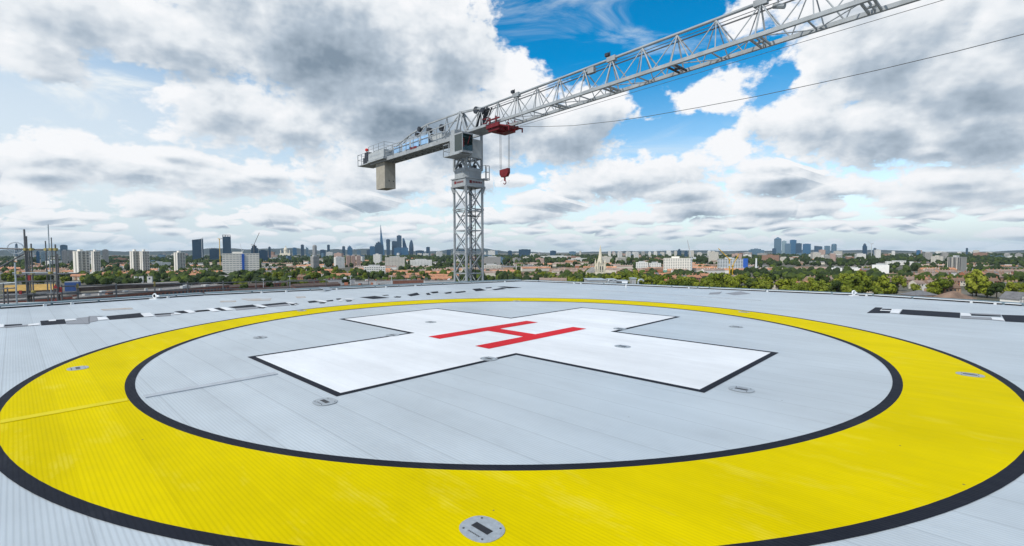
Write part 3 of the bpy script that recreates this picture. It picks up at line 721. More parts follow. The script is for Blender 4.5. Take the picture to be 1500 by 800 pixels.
b.build('rope_guide', M['cranedark'], head)
# counter jib
b = MB(); CB0, CB1 = -20.3, -.95
for sy in (-.72, .72): b.box(CB0 + 3, CB1, sy - .09, sy + .09, Z(9.78), Z(10.16))
x = CB1; k = 0
while x > CB0 + 4:
    b.bar((x, -.64, Z(9.85)), (x - 1.1, .64, Z(9.85)), .09); b.bar((x, .64, Z(9.85)), (x - 1.1, -.64, Z(9.85)), .09); b.bar((x, -.64, Z(9.86)), (x, .64, Z(9.86)), .12); x -= 1.1
b.box(CB0 + 3, CB1, -.62, .62, Z(10.02), Z(10.07))
cj = b.build('counter_jib', [M['crane'], M['cranedark']], crane)
b = MB()
for sy in (-.86, .86):
    for z in (10.75, 11.25): b.bar((-2.2, sy, Z(z)), (-16.3, sy, Z(z - .1)), .05)
    x = -2.2
    while x > -16.4: b.bar((x, sy, Z(10.1)), (x, sy, Z(11.2)), .05); x -= 1.4
b.build('handrail', M['crane'], cj)
for i, x in enumerate((-5.0, -6.8, -8.6, -10.5)):
    b = MB(); b.box(x - 1.55 + .1 * i, x, -.83, -.80, Z(10.22), Z(11.02 - .06 * i)); b.build('blue_net_panel', M['bluemesh'], cj)
b = MB(); b.box(-10.2, -8.9, -.45, .45, Z(10.1), Z(10.7)); b.bar((-7.6, -.4, Z(10.55)), (-7.6, .4, Z(10.55)), .75, n=14); b.box(-5.6, -3.3, -.5, .45, Z(10.1), Z(10.95)); b.box(-12.6, -11.6, -.4, .4, Z(10.1), Z(10.55)); b.build('hoist_winch', M['cranewhite'], cj)
b = MB(); b.box(-8.4, -7.2, -.833, -.82, Z(10.1), Z(10.3)); b.build('red_nameplate', M['cranered'], cj)
b = MB(); b.box(-17.3, -13.6, -1.05, 1.05, Z(10.2), Z(11.0)); b.box(-17.3, -13.4, -1.2, 1.2, Z(9.95), Z(10.12), 1); bb = b.build('ballast_tray', [M['cranewhite'], M['crane']], cj)
b = MB()
for q in range(7): b = MB(); b.box(-16.9 + q * .36, -16.66 + q * .36, -1.062, -1.05, Z(10.55), Z(10.72)); b.build('grey_letter', M['galv'], bb)
b = MB()
for z in (11.4, 11.75): b.path([(-17.2, -1.05, Z(z)), (-13.5, -1.05, Z(z)), (-13.5, 1.05, Z(z)), (-17.2, 1.05, Z(z))], .045)
for x in (-17.2, -16.0, -14.8, -13.5):
    for y in (-1.05, 1.05): b.bar((x, y, Z(10.9)), (x, y, Z(11.75)), .045)
b.build('ballast_rail', M['crane'], cj)
b = MB(); b.box(-16.25, -14.2, -.66, .62, Z(6.95), Z(9.94)); cw = b.build('counterweight', M['concrete'], crane)
for y in (-.15, .36): b = MB(); b.bar((-14.2, y, Z(7.75)), (-14.188, y, Z(7.75)), .14, n=10); b.build('lifting_hole', M['cranedark'], cw)
b = MB(); b.box(-20.3, -17.35, -.95, .95, Z(10.0), Z(10.1))
for z in (10.7, 11.3): b.path([(-18.4, -.95, Z(z)), (-20.3, -.95, Z(z)), (-20.3, .95, Z(z)), (-18.4, .95, Z(z))], .05)
for p in ((-20.3, -.95), (-20.3, .95), (-19.3, -.95), (-19.3, .95), (-20.3, 0)): b.bar((*p, Z(10)), (*p, Z(11.3)), .06)
b.build('end_platform', M['crane'], cj)
b = MB(); b.box(-19.9, -18.2, -.5, .5, Z(10.12), Z(11.0)); b.box(-19.8, -19.0, -.35, .5, Z(11.0), Z(11.6)); b.build('end_winch', M['cranedark'], cj)
b = MB(); b.bar((-19.5, -.2, Z(11.6)), (-19.5, -.2, Z(11.75)), .1, n=8); b.lathe([(.05, Z(11.75)), (.2, Z(11.8)), (.2, Z(12.0)), (.1, Z(12.08))], 10, (-19.5, -.2)); b.build('red_beacon', M['lampred'], cj)
# trolley, ropes, hook block
b = MB(); tx0, tx1 = 3.85, 5.4
for sy in (-.98, .98):
    b.box(tx0, tx1, sy - .07, sy + .07, Z(9.72), Z(10.02)); b.bar((tx0, sy, Z(10.35)), (tx1, sy, Z(10.35)), .1); b.bar((tx0 + .4, sy, Z(10)), (tx0 + .4, sy, Z(10.55)), .09); b.bar((tx1 - .4, sy, Z(10)), (tx1 - .4, sy, Z(10.55)), .09)
for x in (tx0, tx0 + .9, tx1 - .9, tx1): b.box(x - .07, x + .07, -.905, .905, Z(9.70), Z(9.84))
b.box(tx0 + .1, tx0 + 1.4, -.9, .85, Z(9.5), Z(9.69)); b.bar((tx0 + .8, -.6, Z(9.4)), (tx1 - .3, .5, Z(9.65)), .14)
b.path([(tx1, -.9, Z(9.8)), (tx1 + .8, -.7, Z(9.6)), (tx1 + .8, .7, Z(9.6)), (tx1, .9, Z(9.8))], .12); b.bar((tx1 + .8, -.7, Z(9.65)), (tx1 + .8, -.7, Z(9.3)), .08); b.bar((tx1 + .8, .7, Z(9.65)), (tx1 + .8, .7, Z(9.3)), .08)
for z in (10.15, 10.5): b.path([(tx0, -1.0, Z(z)), (tx0 - .3, -1.2, Z(z)), (tx0 + .5, -1.2, Z(z))], .05)
for x in (4.3, 5.2): b.bar((x, -.25, Z(9.66)), (x, .25, Z(9.66)), .42, n=12)
tr = b.build('trolley', M['cranered'], crane)
b = MB()
for x0_, x1_ in ((4.38, 4.40), (5.42, 5.40)):
    for y in (-.06, .06): b.bar((x0_, y, Z(9.6)), (x1_, y, Z(6.6)), .02, n=4)
b.build('lifting_rope', M['rope'], crane)
b = MB(); hp = [(4.4, 6.52), (5.4, 6.58), (5.4, 6.22), (5.2, 5.95), (4.6, 5.93), (4.4, 6.18)]
v = [(x, -.13, Z(z)) for x, z in hp] + [(x, .13, Z(z)) for x, z in hp]; n = len(hp)
b.add(v, [tuple(range(n)), tuple(range(n, 2 * n))[::-1]] + [(k + n, n + (k + 1) % n, (k + 1) % n, k) for k in range(n)])
b.bar((4.9, 0, Z(5.9)), (4.9, 0, Z(5.62)), .16, n=8)
hb = b.build('hook_block', M['cranered'], crane)
b = MB(); hk = [(4.9 + .14 * math.sin(t) , 0, Z(5.5) + .14 * math.cos(t)) for t in [k * .45 for k in range(0, 11)]]; b.path(hk, .07, n=6); b.build('hook', M['cranered'], hb)
for sx in (-1, 1): b = MB(); b.path([(4.9 + sx * .25, 0, Z(5.75)), (4.9 + sx * .55, 0, Z(5.6)), (4.9 + sx * .42, 0, Z(5.45))], .04); b.build('guard_bar', M['offwhite'], hb)
# rope sagging under the jib
pts = [(6.7, 9.56), (9, 9.1), (12, 8.58), (15.5, 8.18), (18, 7.97), (20.9, 7.80), (24, 7.66), (26.8, 7.60), (29, 7.58), (31.3, 7.60), (33.1, 7.66), (36, 7.85), (39, 8.2), (42.5, 8.9), (42.9, 10.4)]
b = MB(); b.path([(x, 0, Z(z)) for x, z in pts], .032, n=5); b.build('sagging_rope', M['rope'], crane)

# ------------------------------------------------------------------ scaffold on the neighbouring roof, left
sc = thing('scaffold', 'dark tube scaffold standing beyond the left corner of the deck', 'scaffold', (ray(45, 400).x * 18, 18, 0))
ox = ray(45, 400).x * 18
roofz = CAMZ - 6.0
def sxy(px, D): return ray(px, 400).x * D - ox, D - 18
for px, ytop, D, w, mt in ((38.5, 336, 18, .085, 'tube'), (41, 346, 18.3, .08, 'tube'), (47.5, 357, 18, .07, 'tube'), (44, 366, 18.6, .07, 'tube'), (68.7, 353, 19.2, .06, 'tube'), (73.7, 329, 18.4, .055, 'tubelight'), (77.5, 348, 18.4, .05, 'tube'), (82.8, 358, 17.8, .075, 'tube'), (85.5, 372, 19, .07, 'tube'), (22.5, 385, 17.2, .07, 'tubelight'), (4, 415, 17, .06, 'tube'), (9.7, 421, 17, .06, 'tube'), (-14, 350, 18, .07, 'tube')):
    x, y = sxy(px, D); b = MB(); b.bar((x, y, roofz - 6), (x, y, CAMZ + ray(px, ytop).z * D), w * .72, n=8); b.build('standard', M[mt], sc)
def ledger(p, q, Dp, Dq, w=.05, mt='tube', name='ledger'):
    a, c = sxy(p[0], Dp), sxy(q[0], Dq); b = MB(); b.bar((*a, CAMZ + ray(*p).z * Dp), (*c, CAMZ + ray(*q).z * Dq), w, n=8); b.build(name, M[mt], sc)
ledger((-30, 363), (52, 365.5), 17.9, 17.9, .065); ledger((36, 365.5), (83, 365.5), 18.2, 17.8, .06); ledger((18, 400), (84, 399.5), 17.3, 18, .05, 'tubelight'); ledger((20, 412.5), (86, 412), 17.3, 18, .05); ledger((-20, 417), (30, 413.5), 17.2, 17.4, .05, 'tubelight'); ledger((-30, 434), (86, 430.5), 17.2, 18, .05); ledger((-30, 446), (90, 442), 17.2, 18, .05, 'tubelight'); ledger((-20, 424), (20, 422), 17, 17, .05)
for px0_, px1_, py_, D_ in ((-20, 40, 433, 18.1), (30, 86, 430, 18.15), (18, 84, 401.5, 18.0)):
    a, c = sxy(px0_, D_), sxy(px1_, D_); b = MB(); zz = CAMZ + ray(40, py_).z * D_; b.box(a[0], c[0], a[1], a[1] + .9, zz - .04, zz); b.build('plank_deck', M['tube'], sc)
ledger((-5, 394), (40, 370), 17.5, 18.3, .05, 'tube', 'brace')
for px, py, D in ((39, 365.5, 17.9), (47.5, 365.3, 17.9), (69, 365.5, 18), (76.5, 365.3, 17.9), (83, 365.5, 17.7), (47.5, 400, 17.8), (28, 399.5, 17.3), (74, 399.5, 17.9), (48, 427, 17.8)):
    x, y = sxy(px, D - .08); z = CAMZ + ray(px, py).z * D; b = MB(); b.box(x - .045, x + .045, y - .05, y + .05, z - .045, z + .045); b.build('coupler', M['tubegold'], sc)
x, y = sxy(80, 17.6); z = CAMZ + ray(80, 420).z * 17.6
b = MB(); b.add([(x - .085, y, z - .06), (x + .085, y, z - .06), (x, y, z + .09), (x - .085, y + .02, z - .06), (x + .085, y + .02, z - .06), (x, y + .02, z + .09)], [(0, 1, 2), (5, 4, 3), (0, 3, 4, 1), (1, 4, 5, 2), (2, 5, 3, 0)]); b.build('red_triangle_sign', M['signred'], sc)
for px, py in ((43, 407), (29, 429), (80, 443), (88, 424)):
    x, y = sxy(px, 17.7); z = CAMZ + ray(px, py).z * 17.7; b = MB(); b.box(x - .05, x + .05, y - .02, y, z - .1, z + .09); b.build('red_tag', M['signred'], sc)

# guard rails beyond the left edge, on a lower walkway
gr = thing('guard_rail', 'thin grey guard rail with two pipes and yellow topped posts beyond the left deck edge', 'railing', (0, 0, 0))
GP = [(90, 18.0), (113.5, 18.6), (170, 19.8), (226.5, 21.2), (275, 23), (327, 25), (375, 28), (424, 31), (478, 35), (540, 40)]
def gz(px): return .0
yt = lambda px: 419.5 - (px - 90) * .0235
yb = lambda px: 439.5 - (px - 90) * .0345
gpos = lambda px, D, py: Vector((ray(px, 420).x * D, D, CAMZ + ray(px, py).z * D))
for f, w in ((yt, .05), (lambda p: (yt(p) + yb(p)) / 2 + 1, .045), (yb, .05)):
    b = MB(); b.path([gpos(px, D, f(px)) for px, D in GP], w, n=6); b.build('rail', M['tube'], gr)
b = MB(); b.path([gpos(px, D, yb(px) + .5) + Vector((0, .05, -.18)) for px, D in GP], .12, n=4); b.build('toe_board', M['slot'], gr)
for i, (px, D) in enumerate(GP):
    b = MB(); b.bar(gpos(px, D, yt(px) - 2.5), gpos(px, D, yb(px) + 2), .06, n=8); p_ = b.build('post', M['tube'], gr)
    if i in (1, 3): b = MB(); b.bar(gpos(px, D, yt(px) - 3.5), gpos(px, D, yt(px) + 3.2), .075, n=8); b.build('yellow_cap', M['tubegold'], p_)

# ------------------------------------------------------------------ the ground, hills
M['ground'] = mat('city_ground', (.045, .055, .03), .9, 0, 0, .012, col2=(.16, .14, .11))
M['hill'] = mat('wooded_hill', (.014, .022, .016), .95, 0, 0, .004, col2=(.035, .042, .03))
b = MB(); n = 72; RG = 17000
b.sheet([(RG * math.cos(2 * math.pi * k / n), RG * math.sin(2 * math.pi * k / n), 0) for k in range(n)])
structure(b.build('ground', M['ground']))
def hill_ridge(Dh, hmax, seed, a0=-62, a1=62, base=.45):
    b = MB(); n = 160; vs = []; fs = []
    for k in range(n + 1):
        a = R(a0 + (a1 - a0) * k / n)
        h = hmax * max(.05, base + .9 * mnoise.fractal(Vector((k * .045 + seed, seed, 0)), 1, 2, 5)) * min(1, k / 12, (n - k) / 12)
        for r, z in ((Dh - 900, 0), (Dh - 250, h * .75), (Dh, h), (Dh + 500, h * .7), (Dh + 1500, 0)):
            vs.append((r * math.sin(a), r * math.cos(a), z))
    for k in range(n):
        for j in range(4): fs.append((k * 5 + j, (k + 1) * 5 + j, (k + 1) * 5 + j + 1, k * 5 + j + 1))
    b.add(vs, fs); o = structure(b.build('hills', M['hill'], smooth=True)); return o
hill_ridge(12500, 145, 3.3, -60, 2, .6)
hill_ridge(13500, 75, 8.1, -20, 62, .55)

# ------------------------------------------------------------------ buildings
FM = {
 'pale': facade_mat('pale_render_facade', (.58, .55, .48), (.10, .11, .12), 3.4, 3.0, .45),
 'white': facade_mat('white_facade', (.72, .71, .67), (.13, .15, .16), 3.6, 3.1, .42),
 'grey': facade_mat('grey_concrete_facade', (.36, .35, .33), (.07, .08, .09), 3.2, 3.0, .5),
 'brick': facade_mat('brick_facade', (.30, .17, .11), (.07, .07, .08), 3.6, 3.0, .45),
 'pink': facade_mat('pink_brick_facade', (.48, .33, .27), (.10, .10, .11), 3.2, 2.9, .45),
 'orange': facade_mat('orange_brick_facade', (.52, .25, .13), (.10, .09, .08), 3.6, 3.0, .45),
 'dark': facade_mat('dark_glass_facade', (.025, .06, .10), (.01, .04, .08), 3.0, 3.8, .7),
 'blueglass': facade_mat('blue_glass_facade', (.04, .12, .21), (.012, .075, .16), 3.0, 3.9, .72),
 'paleglass': facade_mat('pale_glass_facade', (.26, .34, .38), (.11, .18, .22), 3.2, 3.9, .68),
 'plainwhite': mat('white_cladding', (.78, .77, .74), .7, 0, .06, .15),
 'greyglass': facade_mat('grey_glass_facade', (.11, .18, .24), (.03, .08, .13), 3.2, 3.9, .6),
}
M['flatroof'] = mat('flat_roof_felt', (.23, .225, .215), .9, 0, .25, .2)
M['plant'] = mat('roof_plant', (.42, .43, .43), .7, 0, .2, .5)
M['win'] = mat('window_glass_grey', (.06, .07, .08), .15, 0, .3, .8)
M['winpale'] = mat('window_glass_pale', (.26, .27, .26), .3, 0, .3, .8)
M['tframe'] = mat('tower_white_render', (.76, .73, .66), .8, 0, .07, .3)
M['tbalc'] = mat('tower_grey_panel', (.34, .34, .31), .8, 0, .1, .4)
M['blue'] = mat('cobalt_cladding', (.02, .10, .42), .5, 0, .1, .3)
M['stone'] = mat('church_stone', (.68, .62, .49), .9, 0, .12, .6)
M['yellowcrane'] = mat('yellow_crane_paint', (.60, .36, .02), .5)
M['redcrane'] = mat('red_crane_paint', (.42, .05, .03), .5)
M['steel'] = mat('dull_white_steel', (.55, .58, .6), .5)

def yaw_to(px): return -math.atan2(ray(px, 385).x, 1)
LABELS_USED = {}
def far_tower(label, px0, px1, ytop, D, fm, shape='box', rot=0, dep=None, cat='tower', name='office_tower', group=None, extra=None):
    px = (px0 + px1) / 2; az = math.atan(ray(px, 385).x); w = (px1 - px0) * D * math.cos(az) / F; h = top(ytop, D, px); d = dep or w * .9
    if rot: k = abs(math.cos(R(rot))) + abs(math.sin(R(rot))) * (d / w); w /= k; d = d / k
    p = at(px, D); p.y += d / 2
    t = thing(name, label, cat, p, yaw_to(px) + R(rot), group)
    b = MB(); x, y = w / 2, d / 2
    if shape == 'box':
        b.box(-x, x, -y, y, 0, h); wall = b.build('wall', FM[fm], t)
        c = MB(); c.box(-x * .55, x * .5, -y * .5, y * .55, h, h + max(2.5, h * .025)); c.build('plant_room', M['plant'] if fm not in ('dark', 'blueglass', 'greyglass', 'paleglass') else FM[fm], t)
    elif shape == 'slant':       # sloping roof
        s = extra or .12; v = [(-x, -y, 0), (x, -y, 0), (x, y, 0), (-x, y, 0), (-x, -y, h), (x, -y, h * (1 - s)), (x, y, h * (1 - s)), (-x, y, h)]
        b.add(v, [(3, 2, 1, 0), (4, 5, 6, 7), (0, 1, 5, 4), (1, 2, 6, 5), (2, 3, 7, 6), (3, 0, 4, 7)]); b.build('wall', FM[fm], t)
    elif shape == 'wedge':
        v = [(-x, -y, 0), (x, -y, 0), (x, y, 0), (-x, y, 0), (-x, -y, h), (-x * .5, -y, h), (-x * .5, y, h), (-x, y, h)]
        b.add(v, [(3, 2, 1, 0), (4, 5, 6, 7), (0, 1, 5, 4), (1, 2, 6, 5), (2, 3, 7, 6), (3, 0, 4, 7)]); b.build('wall', FM[fm], t)
    elif shape == 'round':
        b.lathe([(x, 0), (x, h * .85), (x * .93, h * .92), (x * .7, h * .97), (x * .3, h)], 20); b.build('wall', FM[fm], t)
    elif shape == 'ogive':
        b.lathe([(x * .82, 0), (x * .95, h * .25), (x, h * .42), (x * .93, h * .62), (x * .75, h * .8), (x * .45, h * .93), (x * .1, h)], 20); b.build('wall', FM[fm], t)
    elif shape == 'flare':
        v = [(-x * .8, -y, 0), (x * .8, -y, 0), (x * .8, y, 0), (-x * .8, y, 0), (-x, -y, h * .93), (x, -y, h * .93), (x, y, h * .93), (-x, y, h * .93)]
        b.add(v, [(3, 2, 1, 0), (4, 5, 6, 7), (0, 1, 5, 4), (1, 2, 6, 5), (2, 3, 7, 6), (3, 0, 4, 7)]); b.build('wall', FM[fm], t)
        c = MB(); nq = 10
        vs = [(x * math.cos(math.pi * k / nq), yy, h * .93 + h * .07 * math.sin(math.pi * k / nq)) for yy in (-y, y) for k in range(nq + 1)]
        c.add(vs, [tuple(range(nq + 1)), tuple(range(nq + 1, 2 * nq + 2))[::-1]] + [(k, k + nq + 1, k + nq + 2, k + 1) for k in range(nq)]); c.build('roof', FM[fm], t)
    elif shape == 'pyramid':
        b.box(-x, x, -y, y, 0, h * .88); b.build('wall', FM[fm], t)
        c = MB(); c.lathe([(x * 1.38, h * .88), (.4, h)], 4, ang=math.pi / 4); c.build('pyramid_roof', FM['greyglass'], t)
    elif shape == 'spire':
        v = [(-x, -y, 0), (x, -y, 0), (x, y, 0), (-x, y, 0)]
        apx = -x * .55
        for (ox_, oy_) in ((-1, -1), (1, -1), (1, 1), (-1, 1)): v.append((apx + ox_ * x * .05, oy_ * y * .05, h * (1 if ox_ < 0 else .97)))
        b.add(v, [(3, 2, 1, 0), (4, 5, 6, 7), (0, 1, 5, 4), (1, 2, 6, 5), (2, 3, 7, 6), (3, 0, 4, 7)]); b.build('wall', FM[fm], t)
    elif shape == 'horns':       # sloping top with a pierced crown
        b.box(-x, x, -y, y, 0, h * .93); b.build('wall', FM[fm], t)
        c = MB()
        for k in range(4): c.box(-x + k * (2 * x - .18 * x) / 3, -x + k * (2 * x - .18 * x) / 3 + .18 * x, -y, y, h * .93, h * (.985 - .01 * k))
        c.box(-x, x, -y, y, h * .985, h); c.build('crown', FM[fm], t)
    elif shape == 'step':
        b.box(-x, x, -y, y, 0, h * .8); b.box(-x * .75, x * .6, -y * .8, y * .8, h * .8, h * .93); b.box(-x * .3, x * .2, -y * .4, y * .4, h * .93, h); b.build('wall', FM[fm], t)
    return t

# -- skyline far left
far_tower('dark round topped tower seen inside the big wheel', 22, 26, 356.5, 4300, 'dark', 'round')
far_tower('arched grey block just right of the scaffold', 83.5, 95, 358.5, 1900, 'greyglass', 'flare', dep=30)
far_tower('grey brick block between the scaffold and the twin tower blocks', 88, 97, 367, 1500, 'grey')
far_tower('second grey block left of the twin tower blocks', 97, 108, 367.5, 1600, 'grey')
far_tower('blue glass block seen through the scaffold', 52, 57, 369, 1500, 'blueglass')
far_tower('lilac grey block right of the blue glass block in the scaffold', 57, 67, 370, 1550, 'paleglass')
far_tower('dark block behind the right side of the twin tower blocks', 148, 157, 366, 1700, 'grey')
far_tower('dark glass tower with slanted roof left of the pierced tower', 279, 295.5, 351.5, 2300, 'dark', 'slant', 0, 32, extra=-.06)
far_tower('dark low tower between the two dark glass towers', 304, 318, 365, 2100, 'dark')
far_tower('tallest dark tower with pierced crown, above the white slab', 324.3, 336.5, 344, 2700, 'dark', 'horns', 0, 34)
far_tower('dark tower under construction beside the luffing crane', 366, 376.5, 358.5, 2200, 'dark', 'step')
far_tower('dark block right of the white slab with a blue stripe', 377, 390, 367, 1900, 'dark')
far_tower('thin dark tower right of the luffing crane', 392.8, 396.4, 362, 2600, 'dark')
for x0, x1, yt_, sh, fm, lab in ((428, 434, 363, 'box', 'blueglass', 'small blue block right of the far dome'), (440.3, 445, 358.6, 'box', 'dark', 'slim dark tower right of the far dome'), (448, 451.5, 362, 'slant', 'greyglass', 'small slanted tower between two slim dark towers'), (457, 463.5, 358.6, 'round', 'grey', 'round topped grey tower among the slim dark towers'),
        (468, 476, 366, 'box', 'dark', 'low dark block among the slim far towers'), (479, 483, 358.8, 'box', 'dark', 'slim dark tower above the pale hospital block'), (501, 505.3, 361, 'box', 'dark', 'slim dark tower left of the jagged blue tower'), (508, 515.5, 360, 'step', 'blueglass', 'jagged blue tower left of the glass spire'), (522, 528, 367, 'box', 'greyglass', 'low grey block left of the glass spire'), (541, 548.5, 361, 'box', 'blueglass', 'blue block left of the stepped dark tower')):
    far_tower(lab, x0, x1, yt_, 4600, fm, sh)
far_tower('stepped dark tower at the foot of the glass spire', 548, 560, 354, 4500, 'dark', 'step')
far_tower('tall tapering glass spire, highest on the skyline', 555.8, 563.2, 328.5, 5000, 'blueglass', 'spire', name='glass_spire')
far_tower('flaring tower with curved top right of the glass spire', 565.3, 571.3, 350.3, 5600, 'dark', 'flare')
far_tower('broad dark tower between curved top tower and tallest city tower', 573.5, 581, 353.5, 5700, 'dark')
far_tower('flat topped dark blue tower, tallest of the city cluster', 581, 588, 345.2, 5700, 'dark')
far_tower('wedge shaped blue tower sloping down to the right', 589, 599, 349, 5800, 'blueglass', 'wedge')
far_tower('bullet shaped dark glass tower at the right of the city cluster', 598.8, 605.6, 351.3, 5800, 'dark', 'ogive')
far_tower('low dark blue block in front of the city cluster', 575, 596, 363, 5200, 'blueglass')
far_tower('low dark block left of the glass spire foot', 536, 547, 366, 4700, 'dark')
far_tower('square dark tower alone right of the bullet shaped tower', 624, 629.5, 362, 5600, 'dark')
far_tower('small dark tower left of the crane mast', 654, 660, 366, 5300, 'dark')
far_tower('low dark block right of the bullet shaped tower', 608, 620, 367, 5500, 'dark')
far_tower('low dark block behind the crane mast', 672, 684, 366.5, 5500, 'dark')
far_tower('wide dark block on the horizon right of the crane mast', 760, 777.5, 365.5, 3900, 'dark', dep=40)
far_tower('small dark pair of blocks left of the wide dark block', 744, 750, 367.5, 4000, 'dark')
far_tower('dark stub tower right of the crane mast', 722, 729, 368, 4300, 'greyglass')
far_tower('dark block on the horizon left of the church spire', 806, 815, 367.5, 4200, 'dark')
far_tower('second dark block on the horizon left of the church spire', 834, 844, 368.5, 4200, 'greyglass')
# -- tower row right of the church
for x0, x1, yt_, fm, lab in ((905, 912, 368.8, 'white', 'leftmost of three white point blocks right of the church spire'), (917, 924.5, 369, 'white', 'middle of three white point blocks right of the church spire'), (929, 936, 369.5, 'white', 'right of three white point blocks right of the church spire')):
    far_tower(lab, x0, x1, yt_, 1900, fm, 'box', 25)
for x0, x1, yt_, fm in ((891, 895, 368, 'white'), (898, 902, 370, 'pale'), (940, 945, 368.5, 'grey'), (950, 954, 369, 'white'), (958, 963, 368.5, 'white'), (968, 974, 369.5, 'pale'), (979, 984, 370, 'white'), (988, 992, 368, 'pale'), (1022, 1029, 370, 'pale'), (1037, 1042, 367.5, 'white')):
    far_tower('tiny %s point block on the horizon %s' % ('white' if fm == 'white' else 'buff' if fm == 'pale' else 'grey', 'just left of the three white point blocks' if x0 < 905 else 'above the white gridded slab' if x0 < 1000 else 'left of the yellow cranes'), x0, x1, yt_, 3200, fm, group='tiny point blocks on the horizon')
far_tower('dark stepped tower above the white gridded slab', 993, 998.5, 364.5, 3000, 'dark', 'step')
far_tower('dark pointed tower left of the white chimney post', 1003, 1008, 367, 3000, 'dark', 'step')
far_tower('buff tower behind the right end of the white gridded slab', 1010, 1017.5, 367.5, 2100, 'pale')
far_tower('grey stepped block left of the pyramid topped tower', 1099, 1122, 364, 3600, 'greyglass', 'step', dep=60)
far_tower('low grey block at the foot of the grey stepped block', 1091, 1102, 370, 3000, 'grey')
# -- business district right
far_tower('tower with pyramid roof, tallest of the right cluster', 1135.5, 1146.3, 347, 6200, 'greyglass', 'pyramid')
far_tower('pale glass tower right of the pyramid roofed tower', 1146, 1153, 353, 6000, 'paleglass')
far_tower('blue grey tower in the middle of the right cluster', 1151, 1160, 357, 5900, 'greyglass')
far_tower('tall blue glass tower second highest in the right cluster', 1158.5, 1168.3, 351.6, 6100, 'blueglass')
far_tower('dark glass tower in front of the tall blue glass tower', 1167, 1176, 356.5, 5700, 'dark')
far_tower('wide blue tower at the right of the right cluster', 1178, 1190, 357.3, 6000, 'blueglass')
far_tower('tower with sloping roof right of the wide blue tower', 1195, 1207, 360, 5900, 'dark', 'slant', extra=.09)
far_tower('square grey tower between sloping roof and round topped towers', 1209, 1217.5, 360.3, 5900, 'greyglass')
far_tower('round topped grey tower at the right end of the cluster', 1219, 1227, 357, 5800, 'greyglass', 'round')
far_tower('low dark tower at the foot of the pyramid roofed tower', 1132, 1138, 364, 5600, 'dark')
for x0, x1, yt_, fm, lab in ((1190, 1205, 370, 'pale', 'buff block below the tower with sloping roof'), (1207, 1218, 374, 'grey', 'dark grey block below the square grey tower'), (1216, 1226, 371.5, 'pink', 'pinkish block below the round topped grey tower'), (1225, 1236, 374, 'grey', 'grey slab right of the pinkish block'), (1240, 1254, 376, 'brick', 'dark brick slab left of the white stepped block'), (1255, 1272, 372, 'white', 'white stepped block below the dark spiky tower'), (1160, 1182, 376.5, 'orange', 'orange brick block below the right cluster of towers')):
    far_tower(lab, x0, x1, yt_, 1900, fm, 'box', 15)
far_tower('dark spiky tower with a crane right of the business cluster', 1264.5, 1271.5, 356.5, 3000, 'dark', 'step')
far_tower('dark slim tower right of the dark spiky tower', 1280, 1284.5, 364, 3300, 'dark')
far_tower('pale grey block right of the dark spiky tower', 1282, 1292, 366, 2300, 'white', 'box', 20)
far_tower('thin pale tower left of the two grey slabs', 1307, 1312, 368, 3000, 'white')
far_tower('dark blue small tower left of the two grey slabs', 1343.5, 1350, 367, 3200, 'blueglass')
far_tower('left one of the two grey slabs on the right', 1354.5, 1369, 370, 1700, 'grey', 'box', 20)
far_tower('right one of the two grey slabs, beside the gridded tower', 1380, 1391.5, 370, 1600, 'grey', 'box', 20)
far_tower('thin dark tower far behind the gridded grey tower', 1415, 1418.4, 363.7, 3500, 'dark')
far_tower('grey block near the right border on the horizon', 1473, 1482, 371.5, 2300, 'grey')
far_tower('dark block at the right border on the horizon', 1490, 1501, 370.5, 2300, 'grey', 'step')
# -- middle distance blocks
far_tower('grey tower block with balconies in the trees right of the far dome', 453, 466, 375.5, 1050, 'grey', 'box', 30)
far_tower('cream block right of the grey tower block in the trees', 487, 503, 377, 1250, 'white', 'box', 15)
for x0, nm in ((506, 'left'), (513.6, 'middle'), (521.2, 'right')): far_tower(nm + ' of three pink brick point blocks left of the glass spire', x0, x0 + 6.6, 374.5, 1350, 'pink', 'box', 12)
far_tower('buff slab below the city cluster', 563, 592, 377, 1150, 'pale', 'box', 0, 14)
far_tower('white low slab below the bullet shaped tower', 600, 632, 381, 1180, 'white', 'box', 0, 14)
far_tower('pale green grey hospital block left of the crane mast', 530, 562, 390.5, 790, 'white', 'box', 0, 20)
far_tower('grey brown slab right of the crane mast', 709, 733, 376.5, 1350, 'grey', 'box', 0, 14)
far_tower('long orange brick block left of the church spire', 829, 845, 381.5, 1400, 'orange', 'box', 0, 15)
far_tower('long buff block right of the crane mast', 706, 734, 388.5, 960, 'pale', 'box', 0, 14)
far_tower('low white terrace block far left of the church spire', 792, 838, 375, 2400, 'white', 'box', 0, 20)
far_tower('left part of the white slab right of the church', 933, 951, 384.5, 1000, 'white', 'box', 0, 16)
far_tower('right part of the white slab right of the church', 952, 970, 385.5, 1010, 'white', 'box', 0, 16)
far_tower('bright white box without windows on the right', 1285.5, 1311, 388.5, 860, 'plainwhite', 'box', 0, 26, name='warehouse')
far_tower('left white shed of the pair below the business towers', 1225, 1241, 393, 880, 'plainwhite', 'box', 0, 26, name='warehouse')
far_tower('right white shed of the pair below the business towers', 1243, 1272, 393.5, 885, 'plainwhite', 'box', 0, 26, name='warehouse')
far_tower('long pale terrace block left of the two grey slabs', 1301, 1342, 383, 1350, 'white', 'box', 0, 20)
far_tower('turquoise roofed hall far right', 1420, 1437, 387, 1300, 'paleglass', 'box', 0, 24)
far_tower('orange brick school block near the right border', 1470, 1496, 389, 1200, 'orange', 'box', 0, 14)

